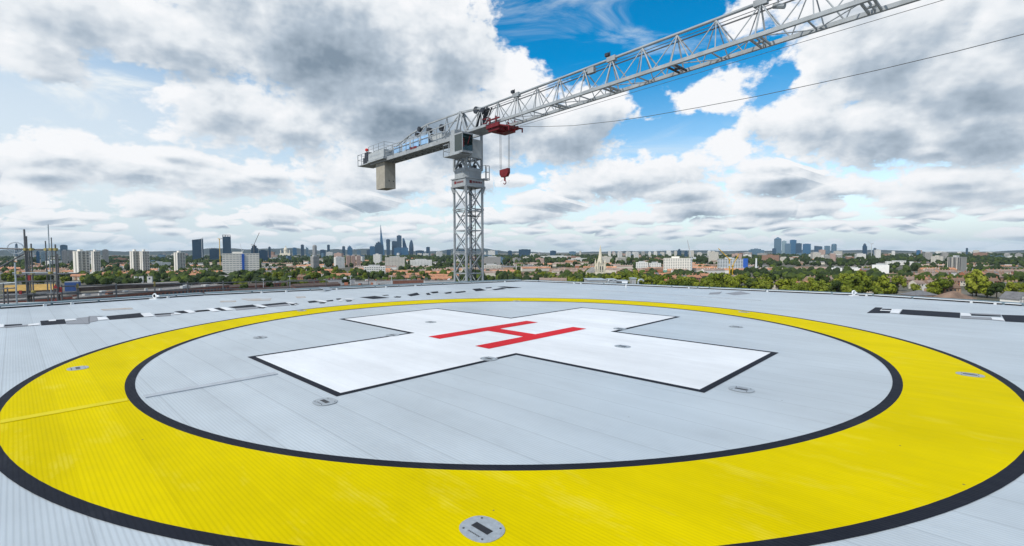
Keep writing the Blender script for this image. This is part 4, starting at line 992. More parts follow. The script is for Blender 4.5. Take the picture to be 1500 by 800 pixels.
def mid_block(label, pxc, ytop, D, w, d, rot, floors, cf, cs, wallm, name='tower_block', cat='tower block', winw=2.0, winh=1.5, core=False, winm='win', z0=4):
    p = at(pxc, D); h = top(ytop, D, pxc)
    t = thing(name, label, cat, p, yaw_to(pxc) + R(rot))
    b = MB(); x, y = w / 2, d / 2; b.box(-x, x, -y, y, 0, h); wall = b.build('wall', wallm, t)
    b = MB(); b.box(-x - .25, x + .25, -y - .25, y + .25, h, h + .5); b.box(-x * .45, x * .1, -y * .5, y * .5, h + .5, h + 3.6); b.build('roof', M['tframe'] if wallm == M['tframe'] else M['plant'], t)
    wf = MB(); wf.box(-winw / 2, winw / 2, -.1, .0, -winh / 2, winh / 2); wf = wf.mesh('window', M[winm])
    ws = MB(); ws.box(-.1, .0, -winw / 2, winw / 2, -winh / 2, winh / 2); ws = ws.mesh('window', M[winm])
    fh = (h - z0) / floors; cnt = 0
    for i in range(floors):
        z = z0 + (i + .5) * fh
        for k in range(cf):
            if cnt < 100: link('window', wf, t, (-x + (k + .5) * w / cf, -y - .005, z)); cnt += 1
        for k in range(cs):
            if cnt < 100: link('window', ws, t, (-x - .005, -y + (k + .5) * d / cs, z)); cnt += 1
    return t, h
# pale residential towers on the left (lit from the left)
for lab, pxc, yt_, wpx in (('left tower of the twin pale blocks on the left', 119.5, 366.3, 24), ('right tower of the twin pale blocks on the left', 140.5, 366.6, 13.5), ('pale tower block left half of the middle pair', 198.5, 366.3, 16), ('pale tower block right half of the middle pair', 212, 366.5, 14), ('lone pale tower block left of the dark slanted tower', 263.3, 368.2, 16.5)):
    D = 870 if pxc < 230 else 930; Wm = wpx * D / F * math.cos(math.atan(ray(pxc, 385).x))
    t, h = mid_block(lab, pxc, yt_ + 2, D, Wm * .82, Wm * .62, 30, 14, 3, 0, M['tframe'], winw=Wm * .17, winh=1.7)
    b = MB()
    for z in range(14): b.box(-Wm * .13, Wm * .13, -Wm * .31 - 1.0, -Wm * .31 - .12, 4.2 + z * (h - 4) / 14, 5.4 + z * (h - 4) / 14)
    b.build('balconies', M['tbalc'], t)
    b = MB(); b.box(-Wm * .30, -Wm * .2, -Wm * .31 - .22, -Wm * .31 - .12, 2, h); b.box(-Wm * .41 - .22, -Wm * .41 - .12, -Wm * .08, Wm * .06, 2, h); b.build('dark_stair_strip', M['tbalc'], t)
t, h = mid_block('white slab block with a tall blue stripe, left of the far dome', 353, 371.7, 880, 59, 15, 2, 9, 11, 0, M['tframe'], winw=4.2, winh=1.2, winm='winpale')
b = MB(); b.box(1.2, 5.2, -9.2, -7.62, 0, h - .5); b.build('blue_stair_tower', M['blue'], t)
t, h = mid_block('white slab block with a grid of windows and scaffolded end', 993, 378.5, 900, 50, 15, -6, 8, 12, 0, M['tframe'], winw=2.6, winh=1.5, winm='winpale')
b = MB(); b.box(-26, 26, -8.6, -7.7, 0, 5.5); b.build('green_podium', mat('green_cladding', (.12, .30, .24), .7), t)
t, h = mid_block('pale grey block with cobalt blue end wall, behind the yellow cranes', 1070, 379.5, 930, 45, 15, -4, 8, 10, 0, mat('pale_grey_cladding', (.50, .54, .56), .7, 0, .08, .2), winw=3.2, winh=1.2)
b = MB(); b.box(22.6, 30.5, -7.8, 7.4, 0, h + 1); b.build('blue_end_wall', M['blue'], t)
t, h = mid_block('grey tower block with a pale grid, tallest of the right side houses', 1402, 377, 890, 21, 16, -28, 12, 7, 0, mat('grid_tower_grey', (.30, .30, .28), .8, 0, .1, .3), winw=2.0, winh=1.6)
b = MB()
for k in range(3): b.box(-10.5 + k * 7 + .1, -9.7 + k * 7, -8.5, -8.05, 0, h)
b.box(-10.75, -10.52, -4, 1, 0, h); b.build('pale_fin', M['tframe'], t)

# domed cathedral, big wheel
t = thing('domed_cathedral', 'pale cathedral dome on the horizon left of the slim dark towers', 'cathedral', at(419, 4600))
b = MB(); b.box(-50, 50, -20, 20, 0, 32); b.build('nave', M['stone'], t)
b = MB(); b.lathe([(17, 32), (17, 58), (19, 60), (17.5, 72), (12, 82), (4, 87), (3, 100), (.5, 108)], 18); b.build('dome', M['stone'], t)
for sx in (-1, 1): b = MB(); b.lathe([(5, 0), (5, 52), (1, 66)], 8, (sx * 42, -14)); b.build('bell_tower', M['stone'], t)
t = thing('observation_wheel', 'big white observation wheel on the horizon behind the scaffold', 'ferris wheel', at(24, 4200), yaw_to(24)); hubz = top(363.5, 4200, 24); rr = 11.3 * 4200 / F * .72
b = MB(); torus(b, rr, 1.9, (0, 0, hubz), n=48, k=5); torus(b, rr * .96, 1.2, (0, 0, hubz), n=48, k=4); b.build('rim', M['steel'], t)
b = MB()
for k in range(32): a_ = math.pi * k / 16; b.bar((0, 0, hubz), (rr * .97 * math.cos(a_), 0, hubz + rr * .97 * math.sin(a_)), .5, n=3)
b.build('spokes', M['steel'], t)
cap = MB(); cap.lathe([(1.2, -3), (2, -1.5), (2, 1.5), (1.2, 3)], 8); cap = cap.mesh('capsule', M['steel'])
for k in range(32): a_ = math.pi * k / 16; link('capsule', cap, t, ((rr + 3.5) * math.cos(a_), 0, hubz + (rr + 3.5) * math.sin(a_)))
for sx in (-1, 1): b = MB(); b.bar((sx * 20, 40, 0), (0, 6, hubz), 4, n=6); b.build('support_leg', M['steel'], t)

# church
t = thing('church', 'pale stone church tower with pinnacles and a tall spire rising from the trees', 'church', at(879.3, 640), R(8))
w = 5.4; h1 = top(386, 640); h2 = top(360, 640)
b = MB(); b.box(-w, w, -w, w, 0, h1); b.box(-w - .35, w + .35, -w - .35, w + .35, h1 * .62, h1 * .645); b.box(-w - .4, w + .4, -w - .4, w + .4, h1 - .7, h1); tw = b.build('tower', M['stone'], t)
b = MB(); b.lathe([(3.7, h1), (3.2, h1 + 4.5), (2.5, h1 + 9), (.4, h2)], 8); b.lathe([(2.75, h1 + 6.2), (2.75, h1 + 6.7)], 8); sp_ = b.build('spire', M['stone'], t)
for sx in (-1, 1):
    for sy in (-1, 1):
        b = MB(); b.lathe([(1.15, h1 - 8), (1.15, h1 + 1.5), (1.35, h1 + 1.7), (.9, h1 + 2), (.05, h1 + 6.5)], 8, (sx * (w - .4), sy * (w - .4))); b.build('pinnacle', M['stone'], tw)
for k, (cx_, cy_) in enumerate(((0, -w - .02), (-w - .02, 0))):
    for s_ in (-1.6, 1.6):
        b = MB(); ar = [(-.75, 0), (.75, 0), (.75, 6), (.4, 7), (0, 7.5), (-.4, 7), (-.75, 6)]
        if k == 0: b.add([(s_ + u, -w - .03, h1 - 11 + v) for u, v in ar], [tuple(range(7))])
        else: b.add([(-w - .03, s_ - u, h1 - 11 + v) for u, v in ar], [tuple(range(7))])
        b.build('louvred_opening', M['win'], tw)
b = MB(); b.lathe([(.9, h1 + 5), (.9, h1 + 7), (.05, h1 + 9.5)], 4, (0, -2.6)); b.build('spire_light', M['stone'], sp_)
b = MB(); b.box(-8, 8, w, w + 34, 0, 13); b.build('nave', M['stone'], t)
b = MB(); v = [(-8.4, w, 13), (8.4, w, 13), (8.4, w + 34, 13), (-8.4, w + 34, 13), (0, w, 20), (0, w + 34, 20)]; b.add(v, [(0, 1, 4), (2, 3, 5), (1, 2, 5, 4), (3, 0, 4, 5)]); b.build('nave_roof', M['flatroof'], t)

# distant cranes and masts
def site_crane(label, pxm, ybase, ytop, D, tip, mt, back=None, w=1.6):
    t = thing('site_crane', label, 'crane', at(pxm, D)); zt = top(ytop, D, pxm)
    b = MB(); b.bar((0, 0, 0), (0, 0, zt), w); b.build('mast', M[mt], t)
    tp = Vector((ray(tip[0], 385).x * D - t.location.x, 0, top(tip[1], D, tip[0])))
    b = MB(); b.bar((0, 0, zt), tp, w * .75); b.build('jib', M[mt], t)
    b = MB(); s_ = -1 if tp.x > 0 else 1; b.bar((0, 0, zt), (s_ * w * 4, 0, zt + w * 1.2), w); b.box(s_ * w * 4 - w, s_ * w * 4 + w, -w, w, zt - w * .5, zt + w * 2); b.build('counterweight', M['steel'], t)
    b = MB(); b.box(-w, w, -w * 1.2, w, zt - w * 1.2, zt + w * .4); b.build('cab', M[mt], t)
site_crane('dark luffing crane with raised jib on the tower under construction', 372.5, 372, 359, 2200, (381, 341), 'tube', w=2.4)
site_crane('yellow crane mast left of the white slab with blue stripe', 322.5, 402, 350, 1400, (320, 349), 'yellowcrane', w=1.4)
site_crane('thin white crane jib above the white slab with blue stripe', 355, 372, 368, 1300, (352.5, 357), 'steel', w=.9)
site_crane('left yellow luffing crane in front of the block with blue end', 1068.7, 397, 380, 850, (1052, 364), 'yellowcrane', w=1.5)
site_crane('right yellow luffing crane in front of the block with blue end', 1073.3, 399, 389, 840, (1082, 372.5), 'yellowcrane', w=1.4)
site_crane('thin crane on the dark spiky tower of the right skyline', 1276, 372, 357, 3000, (1270, 354), 'steel', w=2.2)
site_crane('white and red crane mast at the end of the white gridded slab', 1012.8, 397, 379, 850, (1006.5, 352), 'steel', w=1.5)
site_crane('thin grey crane beside the dark slanted tower', 296.5, 372, 349, 2300, (291, 348.5), 'steel', w=1.5)
t = thing('chimney', 'slim white chimney right of the block with blue end wall', 'chimney', at(1107.8, 840)); b = MB(); b.lathe([(1.6, 0), (1.25, top(380.5, 840)), (1.45, top(380.2, 840)), (1.45, top(379.6, 840))], 12); b.build('stack', M['offwhite'], t); b = MB(); b.box(-3, 3, -3, 3, 0, 5); b.build('boiler_house', M['plant'], t)

# ------------------------------------------------------------------ landmarks used to say where a small repeat stands
MARKS = [(100, 'behind the scaffold'), (180, 'below the twin pale towers'), (275, 'around the middle pale towers'), (325, 'below the dark slanted tower'), (385, 'below the white slab with blue stripe'), (470, 'below the far dome'), (550, 'left of the glass spire'), (620, 'below the city skyscrapers'), (710, 'behind the crane mast'), (790, 'just right of the crane mast'), (865, 'left of the church'), (930, 'right of the church'), (1020, 'below the white gridded slab'), (1105, 'below the yellow cranes'), (1175, 'below the pyramid roofed tower'), (1240, 'below the round topped tower'), (1320, 'around the bright white box'), (1385, 'below the two grey slabs'), (1430, 'around the gridded grey tower'), (1600, 'by the right border')]
def where(px):
    for x, s in MARKS:
        if px < x: return s
def depth_word(D, a, b_, words=('near', 'middle', 'far')): return words[0] if D < a else words[1] if D < b_ else words[2]

# far small blocks
rnd = random.Random(21)
tones = [('white', 'white'), ('pale', 'buff'), ('grey', 'grey'), ('brick', 'red brick'), ('pink', 'pinkish'), ('white', 'white'), ('pale', 'buff'), ('greyglass', 'blue grey')]
FARBL = []
for i in range(190):
    px = rnd.uniform(-10, 1510); D = rnd.choice((1500, 2000, 2600, 3300, 4200, 5200)) * rnd.uniform(.88, 1.15)
    w = rnd.uniform(16, 60); d = rnd.uniform(12, 22); h = rnd.choice((10, 12, 14, 17, 20, 26, 34)) * rnd.uniform(.9, 1.15) * (1 if D < 3000 else 1.25)
    fm, word = rnd.choice(tones)
    if px > 1230 and rnd.random() < .55: continue
    b = MB(); b.box(-w / 2, w / 2, -d / 2, d / 2, 0, h); b.box(-w * .2, w * .1, -d * .2, d * .3, h, h + 2.5)
    o = b.build('distant_block', FM[fm]); o.location = at(px, D); o.rotation_euler = (0, 0, rnd.uniform(-.6, .6) + yaw_to(px))
    size = 'long low' if w > 40 and h < 22 else 'tallish' if h > 24 else 'small'
    tag(o, '%s %s block at %s distance %s' % (size, word, depth_word(D, 2200, 3600), where(px)), 'building', 'small blocks in the hazy distance')

# ------------------------------------------------------------------ houses
ROOFS = {'orange': mat('orange_tile_roof', (.43, .21, .12), .85, 0, .42, .11), 'brown': mat('brown_tile_roof', (.21, .14, .10), .85, 0, .4, .13), 'rose': mat('rose_grey_tile_roof', (.28, .21, .175), .85, 0, .38, .12), 'slate': mat('slate_roof', (.15, .15, .155), .7, 0, .25, .6)}
WALLS = {'brick': mat('stock_brick_wall', (.36, .24, .16), .9, 0, .15, .8), 'cream': mat('cream_render_wall', (.62, .57, .48), .9, 0, .1, .8), 'white': mat('white_render_wall', (.74, .72, .68), .85, 0, .06, .8), 'red': mat('red_brick_wall', (.37, .15, .09), .9, 0, .15, .8)}
HW_, HD_, HE, HR = 5.6, 9.0, 6.0, 9.2
def house_meshes():
    x, y = HW_ / 2, HD_ / 2
    w = MB(); w.box(-x, x, -y, y, 0, HE); w.add([(-x, -y, HE), (-x, y, HE), (-x, 0, HR - .12), (x, -y, HE), (x, y, HE), (x, 0, HR - .12)], [(0, 2, 1), (3, 4, 5)])
    r = MB(); e = .45; r.add([(-x, -y - e, HE - .25), (x, -y - e, HE - .25), (x, 0, HR), (-x, 0, HR), (-x, y + e, HE - .25), (x, y + e, HE - .25)], [(0, 1, 2, 3), (3, 2, 5, 4)])
    c = MB(); c.box(x - .55, x - .02, -.8, .8, HR - 1.4, HR + 1.3)
    for k in (-.5, 0, .5): c.lathe([(.13, HR + 1.3), (.11, HR + 1.75)], 6, (x - .28, k))
    q = MB(); q.box(-.65, .65, -.08, 0, -.8, .8)
    return w, r, c, q
hw, hr_, hc, hq = house_meshes()
HMESH = {}
def hm(kind, key, mb, m):
    if (kind, key) not in HMESH: HMESH[(kind, key)] = mb.mesh(kind, m)
    return HMESH[(kind, key)]
nh = 0
BUSY = []
def house_row(px, D, ang, n, roof, wall, sc=1.0):
    global nh
    p0 = at(px, D); a = R(ang); dx, dy = math.cos(a), math.sin(a)
    for i in range(n):
        if nh >= 300: return
        k = (i - (n - 1) / 2) * HW_ * sc; P = p0 + Vector((dx * k, dy * k, 0))
        ppx = 750 + P.x / P.y * F
        wl = wall if rnd.random() < .75 else rnd.choice(list(WALLS)); rf = roof if rnd.random() < .85 else rnd.choice(list(ROOFS))
        t = thing('terraced_house', '%s tiled, %s walled terraced house, %s rows %s' % ({'orange': 'orange', 'brown': 'brown', 'rose': 'rose grey', 'slate': 'slate'}[rf], {'brick': 'brown brick', 'cream': 'cream', 'white': 'white', 'red': 'red brick'}[wl], depth_word(P.y, 600, 800, ('nearest', 'middle', 'farther')), where(ppx)), 'house', P, a, 'terraced houses in the streets below the deck')
        t.scale = (sc, sc, sc * (1 if i % 3 else 1.04))
        link('wall', hm('wall', wl, hw, WALLS[wl]), t); r_ = link('roof', hm('roof', rf, hr_, ROOFS[rf]), t); link('chimney', hm('chimney', wl, hc, WALLS['brick' if wl != 'red' else 'red']), r_)
        for wx, wz in ((-1.3, 4.4), (1.3, 4.4), (1.1, 1.6)): link('window', hm('window', 0, hq, M['win']), t, (wx, -HD_ / 2 - .01, wz))
        nh += 1
    BUSY.append((p0.x, p0.y, n * HW_ / 2, a))
ROWS = [
 # right: brown and rose terraces
 (1330, 590, 8, 11, 'rose', 'brick'), (1420, 560, -12, 10, 'brown', 'cream'), (1365, 520, 6, 8, 'rose', 'cream'), (1470, 640, 14, 10, 'rose', 'brick'), (1340, 680, -6, 12, 'rose', 'cream'), (1440, 720, 4, 12, 'brown', 'brick'), (1375, 780, 10, 11, 'rose', 'white'), (1475, 800, -8, 11, 'rose', 'cream'), (1300, 640, 12, 6, 'brown', 'brick'), (1295, 500, 30, 4, 'rose', 'brick'), (1380, 445, -10, 4, 'brown', 'brick', 1.15), (1480, 470, 20, 4, 'slate', 'white', 1.1),
 # among the right trees
 (1115, 560, 15, 6, 'rose', 'brick'), (1160, 520, -20, 6, 'brown', 'cream'), (1200, 600, 5, 6, 'rose', 'brick'), (1150, 460, 12, 4, 'orange', 'cream'), (1075, 640, 0, 6, 'rose', 'cream'), (1030, 690, 8, 7, 'orange', 'white'), (965, 720, -5, 8, 'orange', 'red'), (1005, 640, 18, 8, 'orange', 'brick'), (920, 800, 6, 7, 'brown', 'brick'), (985, 560, 25, 4, 'orange', 'white'),
 # middle
 (720, 820, 5, 9, 'rose', 'cream'), (780, 760, -6, 9, 'brown', 'brick'), (830, 700, 10, 8, 'rose', 'cream'), (760, 640, 8, 7, 'brown', 'cream'), (810, 590, -4, 6, 'rose', 'white'), (845, 860, 0, 8, 'rose', 'brick'),
 # left of the mast: orange terraces
 (585, 860, 5, 9, 'orange', 'cream'), (640, 820, -5, 9, 'orange', 'red'), (600, 740, 8, 9, 'orange', 'brick'), (650, 700, -4, 8, 'orange', 'cream'), (590, 670, 12, 7, 'brown', 'brick'), (640, 630, 4, 7, 'orange', 'white'), (550, 800, 0, 6, 'orange', 'red'),
 (470, 800, -4, 8, 'orange', 'white'), (430, 860, 6, 8, 'brown', 'white'), (405, 760, 0, 7, 'orange', 'cream'), (505, 740, 10, 7, 'orange', 'brick'), (450, 690, -8, 5, 'brown', 'red'),
 (235, 840, 5, 8, 'orange', 'cream'), (300, 820, -6, 9, 'orange', 'white'), (170, 800, 4, 8, 'orange', 'brick'), (275, 760, 6, 7, 'orange', 'red'), (110, 740, -8, 7, 'orange', 'cream'), (190, 700, 8, 5, 'brown', 'brick'), (50, 900, 5, 8, 'brown', 'cream'), (20, 780, -5, 6, 'slate', 'brick'),
]
REST = []
for r_ in sorted(ROWS, key=lambda r: r[1]):
    if nh + r_[2+1] <= 300: house_row(*r_)
    else: REST.append(r_)
print('houses', nh)

# farther streets: past the 300 nearest houses, one mass of roofs
rn = random.Random(5)
mb = MB(); rk = list(ROOFS); wk = list(WALLS)
def stuff_house(P, a, wl, rf, s=1.0):
    ca, sa = math.cos(a), math.sin(a)
    def tr(v): return [(P.x + s * (x * ca - y * sa), P.y + s * (x * sa + y * ca), z * s) for x, y, z in v]
    x, y = HW_ / 2, HD_ / 2
    mb.add(tr([(-x, -y, 0), (x, -y, 0), (x, y, 0), (-x, y, 0), (-x, -y, HE), (x, -y, HE), (x, y, HE), (-x, y, HE), (-x, 0, HR - .1), (x, 0, HR - .1)]), [(0, 1, 5, 4), (1, 2, 6, 9, 5), (2, 3, 7, 6), (3, 0, 4, 8, 7)], 4 + wl)
    e = .4; mb.add(tr([(-x, -y - e, HE - .2), (x, -y - e, HE - .2), (x, 0, HR), (-x, 0, HR), (-x, y + e, HE - .2), (x, y + e, HE - .2)]), [(0, 1, 2, 3), (3, 2, 5, 4)], rf)
    if rn.random() < .7: mb.add(tr([(x - .6, -.7, HR - 1), (x, -.7, HR - 1), (x, .7, HR - 1), (x - .6, .7, HR - 1), (x - .6, -.7, HR + 1.5), (x, -.7, HR + 1.5), (x, .7, HR + 1.5), (x - .6, .7, HR + 1.5)]), [(4, 5, 6, 7), (0, 1, 5, 4), (1, 2, 6, 5), (2, 3, 7, 6), (3, 0, 4, 7)], 4 + wl)
for px, D, ang, n, rf, wl, *sc in REST:
    p0 = at(px, D); a = R(ang)
    for i in range(n): stuff_house(p0 + Vector((math.cos(a), math.sin(a), 0)) * ((i - (n - 1) / 2) * HW_), a, wk.index(wl), rk.index(rf))
for i in range(440):
    D = 860 + 1900 * rn.random() ** 1.6; px = rn.uniform(-20, 1520) if i < 300 else rn.choice((rn.uniform(-450, -20), rn.uniform(1520, 1950))); a = rn.uniform(-.5, .5); n = rn.randint(5, 14); rf = rn.choices((0, 1, 2, 3), (4 if px < 700 else 1.5, 2, 3, 1.5))[0]; wl = rn.choices((0, 1, 2, 3), (3, 3, 3, 1))[0]
    if px > 1080 and D > 1100 and rn.random() < .6: continue
    p0 = at(px, D)
    for k in range(n): stuff_house(p0 + Vector((math.cos(a), math.sin(a), 0)) * (k * HW_), a, wl, rf, 1.0)
o = mb.build('distant_streets', [ROOFS[k] for k in rk] + [WALLS[k] for k in wk]); tag(o, 'mass of small tiled roofs of far streets among trees', 'houses', kind='stuff')

# ------------------------------------------------------------------ trees
M['bark'] = mat('tree_bark', (.09, .07, .05), .95, 0, .2, 2)
LEAF = [lum_tree('leaves_bright', (.10, .13, .012), (.19, .225, .018), (.25, .27, .035)), lum_tree('leaves_mid', (.065, .095, .010), (.135, .17, .016), (.19, .215, .028)), lum_tree('leaves_dark', (.022, .040, .010), (.042, .066, .014), (.07, .095, .02))]
def crown_mesh(seed, lobes, wide, tall, nleaf, m, name='crown', leaf=.74):
    r = random.Random(seed); b = MB()
    L_ = []
    for i in range(lobes):
        t = r.uniform(0, 2 * math.pi); q = r.random() ** .5; zz = r.uniform(-.75, .85); rad = math.sqrt(max(.05, 1 - zz * zz)) * q
        L_.append((Vector((wide * .72 * rad * math.cos(t), wide * .72 * rad * math.sin(t), tall * .55 + zz * tall * .38)), r.uniform(.24, .42) * wide))
    for i in range(nleaf):
        c, rad = r.choice(L_); d = Vector((r.gauss(0, 1), r.gauss(0, 1), r.gauss(.25, 1))).normalized()
        p = c + d * rad * (r.uniform(.55, 1.05)); s = r.uniform(.6, 1.35) * leaf
        nrm = (d + Vector((r.uniform(-.45, .45), r.uniform(-.45, .45), r.uniform(-.25, .6)))).normalized()
        u = nrm.orthogonal().normalized(); v = nrm.cross(u); k = r.uniform(0, 6.28); u, v = u * math.cos(k) + v * math.sin(k), v * math.cos(k) - u * math.sin(k)
        b.add([p - u * s, p - v * s * .7 + nrm * .1, p + u * s, p + v * s * .7 - nrm * .1], [(0, 1, 2, 3)])
    return b.mesh(name, m)
def trunk_mesh(seed, tall, wide):
    r = random.Random(seed); b = MB()
    b.lathe([(.42, 0), (.3, tall * .18), (.24, tall * .42), (.1, tall * .72)], 7)
    for i in range(5):
        t = i * 1.256 + r.random(); z = tall * r.uniform(.2, .42); b.bar((0, 0, z), (math.cos(t) * wide * .5, math.sin(t) * wide * .5, z + tall * .28), .2, n=4)
    return b.mesh('trunk', M['bark'])
KINDS = []
for i, (lb, wd, tl, nl, li, word) in enumerate(((14, 5.6, 12, 1500, 0, 'bright green round'), (16, 6.6, 13, 1800, 0, 'bright green wide'), (14, 6.0, 14, 1700, 1, 'mid green tall'), (12, 5.2, 11, 1400, 1, 'mid green round'), (18, 7.4, 13, 2000, 1, 'olive wide'), (12, 5.6, 12, 1600, 2, 'dark green round'), (15, 6.8, 12, 1800, 2, 'dark green wide'))):
    KINDS.append((crown_mesh(100 + i, lb, wd, tl, nl, LEAF[li]), trunk_mesh(200 + i, tl, wd), word, tl, wd))
nt = 0
def tree(px, D, k, s, extra=None):
    global nt
    if nt >= 300: return
    cm, tm, word, tl, wd = KINDS[k]
    P = at(px, D)
    lab = extra or '%s tree, %s belt %s' % (word, depth_word(D, 470, 620), where(px))
    t = thing('broadleaf_tree', lab, 'tree', P, rt.uniform(0, 6.28), 'trees in the streets below the deck'); t.scale = (s * rt.uniform(.9, 1.1), s * rt.uniform(.9, 1.1), s * rt.uniform(.88, 1.12))
    link('trunk', tm, t); link('crown', cm, t); nt += 1
rt = random.Random(33)
# the trees one can pick out
for px, D, k, s, lab in ((1250, 425, 0, 1.85, 'biggest bright green tree at the right, above the round floodlight'), (1226, 415, 5, 1.4, 'dark green low tree just left of the biggest bright tree at the right'), (1262, 435, 1, 1.55, 'bright green tree touching the biggest bright tree on its right'), (1297, 430, 1, 1.4, 'round green tree right of the biggest bright tree, left of the dark roof'), (1383, 440, 4, 1.35, 'olive tree left of the brown hipped roof on the right'), (1432, 430, 1, 1.65, 'bright broad tree right of the brown hipped roof'), (1448, 420, 0, 1.45, 'bright tree behind the white timbered gable at the right'), (1462, 410, 5, 1.25, 'dark tree in front of the white timbered gable at the right'), (1484, 520, 3, 1.3, 'round green tree on the rooftops by the right border'), (1052, 470, 1, 1.45, 'large bright tree below the yellow cranes'), (1070, 480, 4, 1.3, 'large olive tree below the yellow cranes'), (1006, 500, 1, 1.1, 'bright tree on the right rail below the white gridded slab'), (905, 560, 0, 1.35, 'bright green tree right beside the church tower'), (890, 570, 1, 1.1, 'bright wide tree touching the church tower'), (948, 520, 2, 1.35, 'tall mid green tree right of the roof machinery'), (375, 720, 6, 1.35, 'dark round tree at the foot of the white slab with blue stripe'), (975, 470, 3, 1.25, 'mid green tree among the nearest trees right of the roof machinery'), (1110, 455, 0, 1.2, 'bright tree in the middle of the right hand tree belt'), (1150, 450, 1, 1.25, 'bright wide tree in the right hand tree belt'), (1180, 440, 0, 1.1, 'yellowish bright tree below the round topped tower')):
    tree(px, D, k, s, lab)
def zone(x0, x1, d0, d1, n, ks, s0=.8, s1=1.2):
    for i in range(n):
        tree(rt.uniform(x0, x1), d0 + (d1 - d0) * rt.random(), rt.choice(ks), rt.uniform(s0, s1))
zone(330, 520, 470, 570, 15, (5, 6, 5, 4), .75, 1.0); zone(940, 1100, 430, 600, 40, (0, 1, 2, 3, 4)); zone(1100, 1290, 400, 600, 47, (0, 1, 2, 3, 4, 5)); zone(1285, 1510, 420, 620, 20, (1, 3, 4, 5)); zone(885, 945, 520, 700, 16, (0, 1, 2))
zone(740, 880, 520, 820, 40, (0, 1, 2, 3, 4), .7, 1.1); zone(540, 720, 650, 900, 24, (2, 3, 4, 5), .6, .9); zone(380, 540, 640, 900, 36, (2, 3, 4, 5, 6)); zone(230, 380, 640, 850, 16, (3, 5, 6), .8, 1.1); zone(115, 190, 640, 740, 14, (0, 1, 3), .8, 1.1); zone(-10, 100, 620, 800, 14, (1, 3, 4), .8, 1.1)

# farther woods and gardens: a mass of crowns
rw = random.Random(77)
ico = bmesh.new(); bmesh.ops.create_icosphere(ico, subdivisions=2, radius=1); IV = [v.co.copy() for v in ico.verts]; IF = [tuple(v.index for v in f.verts) for f in ico.faces]; ico.free()
wv, wf_, wm_ = [], [], []
cnt = 0
while cnt < 11500:
    D = (620 + 3900 * rw.random() ** 1.7) if cnt < 5000 else rw.uniform(1300, 4600); px = rw.uniform(-30, 1530)
    if cnt >= 8200: px = rw.choice((rw.uniform(-450, -30), rw.uniform(1530, 1950))); D = 260 + 3600 * rw.random() ** 1.8
    P = at(px, D)
    f = mnoise.noise(Vector((P.x / 160, P.y / 260, 3.3)))
    if cnt < 5000 and f < rw.uniform(-.35, .35) - (.18 if D > 1300 else 0) + (.25 if 560 < px < 680 and D < 1000 else 0) + (.3 if px > 1290 and D < 850 else 0): continue
    s = rw.uniform(3.4, 6.5) * (1 if D < 1500 else 1.4); zs = rw.uniform(.8, 1.25); sd = rw.uniform(0, 100); o_ = len(wv)
    for v in IV:
        k = 1 + .42 * mnoise.noise(v * 1.7 + Vector((sd, 0, 0))) + .22 * mnoise.noise(v * 4.5 + Vector((0, sd, 0)))
        wv.append((P.x + v.x * s * k, P.y + v.y * s * k, max(0, s * zs * .95 + v.z * s * zs * k)))
    wf_ += [tuple(i + o_ for i in t) for t in IF]; wm_ += [rw.choices((0, 1, 2), (1, 3, 3) if D < 1200 else (0, 2, 5))[0]] * len(IF); cnt += 1
me = bpy.data.meshes.new('far_woodland'); me.from_pydata(wv, [], wf_); me.polygons.foreach_set('material_index', wm_)
M['wood'] = [mat('far_leaves_%s' % k, c, .9, 0, 0, .35, col2=c2, spec=.1) for k, c, c2 in (('bright', (.05, .08, .012), (.10, .13, .025)), ('mid', (.03, .05, .014), (.07, .095, .025)), ('dark', (.018, .032, .014), (.042, .058, .022)))]
for m_ in M['wood']: me.materials.append(m_)
me.update(); o = link('far_woodland', me); tag(o, 'mass of green tree crowns filling the far parks and gardens', 'trees', kind='stuff')

# ------------------------------------------------------------------ hospital roofs and yards in front, left
def zy(py, D): return CAMZ + ray(750, py).z * D
M['brickwall'] = mat('long_brick_wall', (.19, .085, .06), .9, 0, .25, .4)
M['gravelroof'] = mat('gravel_flat_roof', (.20, .19, .18), .95, 0, .25, .4)
M['ochre'] = mat('ochre_roof', (.44, .28, .08), .85, 0, .18, .2)
M['darkroof'] = mat('dark_brown_roof', (.085, .06, .05), .9, 0, .3, .2)
M['yard'] = mat('railway_ballast', (.16, .12, .10), .95, 0, .3, .3)
def slab(name, label, cat, pxa, pxb, Da, Db, dep, ytop, wallm, roofm, wins=0, group=None, ridge=0):
    """building whose front runs from (pxa, Da) to (pxb, Db)"""
    a, c = at(pxa, Da), at(pxb, Db); d = (c - a); ln = d.length; ang = math.atan2(d.y, d.x)
    h = zy(ytop, (Da + Db) / 2); t = thing(name, label, cat, a, ang, group)
    b = MB(); b.box(0, ln, 0, dep, 0, h); b.build('wall', wallm, t)
    b = MB()
    if ridge:
        e = .4; b.add([(-e, -e, h), (ln + e, -e, h), (ln + e, dep / 2, h + ridge), (-e, dep / 2, h + ridge), (-e, dep + e, h), (ln + e, dep + e, h)], [(0, 1, 2, 3), (3, 2, 5, 4), (0, 3, 4), (1, 5, 2)])
    else:
        b.box(.4, ln - .4, .4, dep - .4, h, h + .06); 
        for q in ((0, ln, 0, .4), (0, ln, dep - .4, dep), (0, .4, .4, dep - .4), (ln - .4, ln, .4, dep - .4)): b.box(*q, h + .001, h + .7)
    b.build('roof', roofm, t)
    if wins:
        q = MB(); q.box(-.9, .9, -.1, 0, -1.1, 1.1); q = q.mesh('window', M['win']); n_ = min(48, int(ln / 3.4))
        for r_ in range(wins):
            for k in range(n_): link('window', q, t, ((k + .5) * ln / n_, -.004, h - 2.6 - r_ * 3.6))
    return t, ln, h
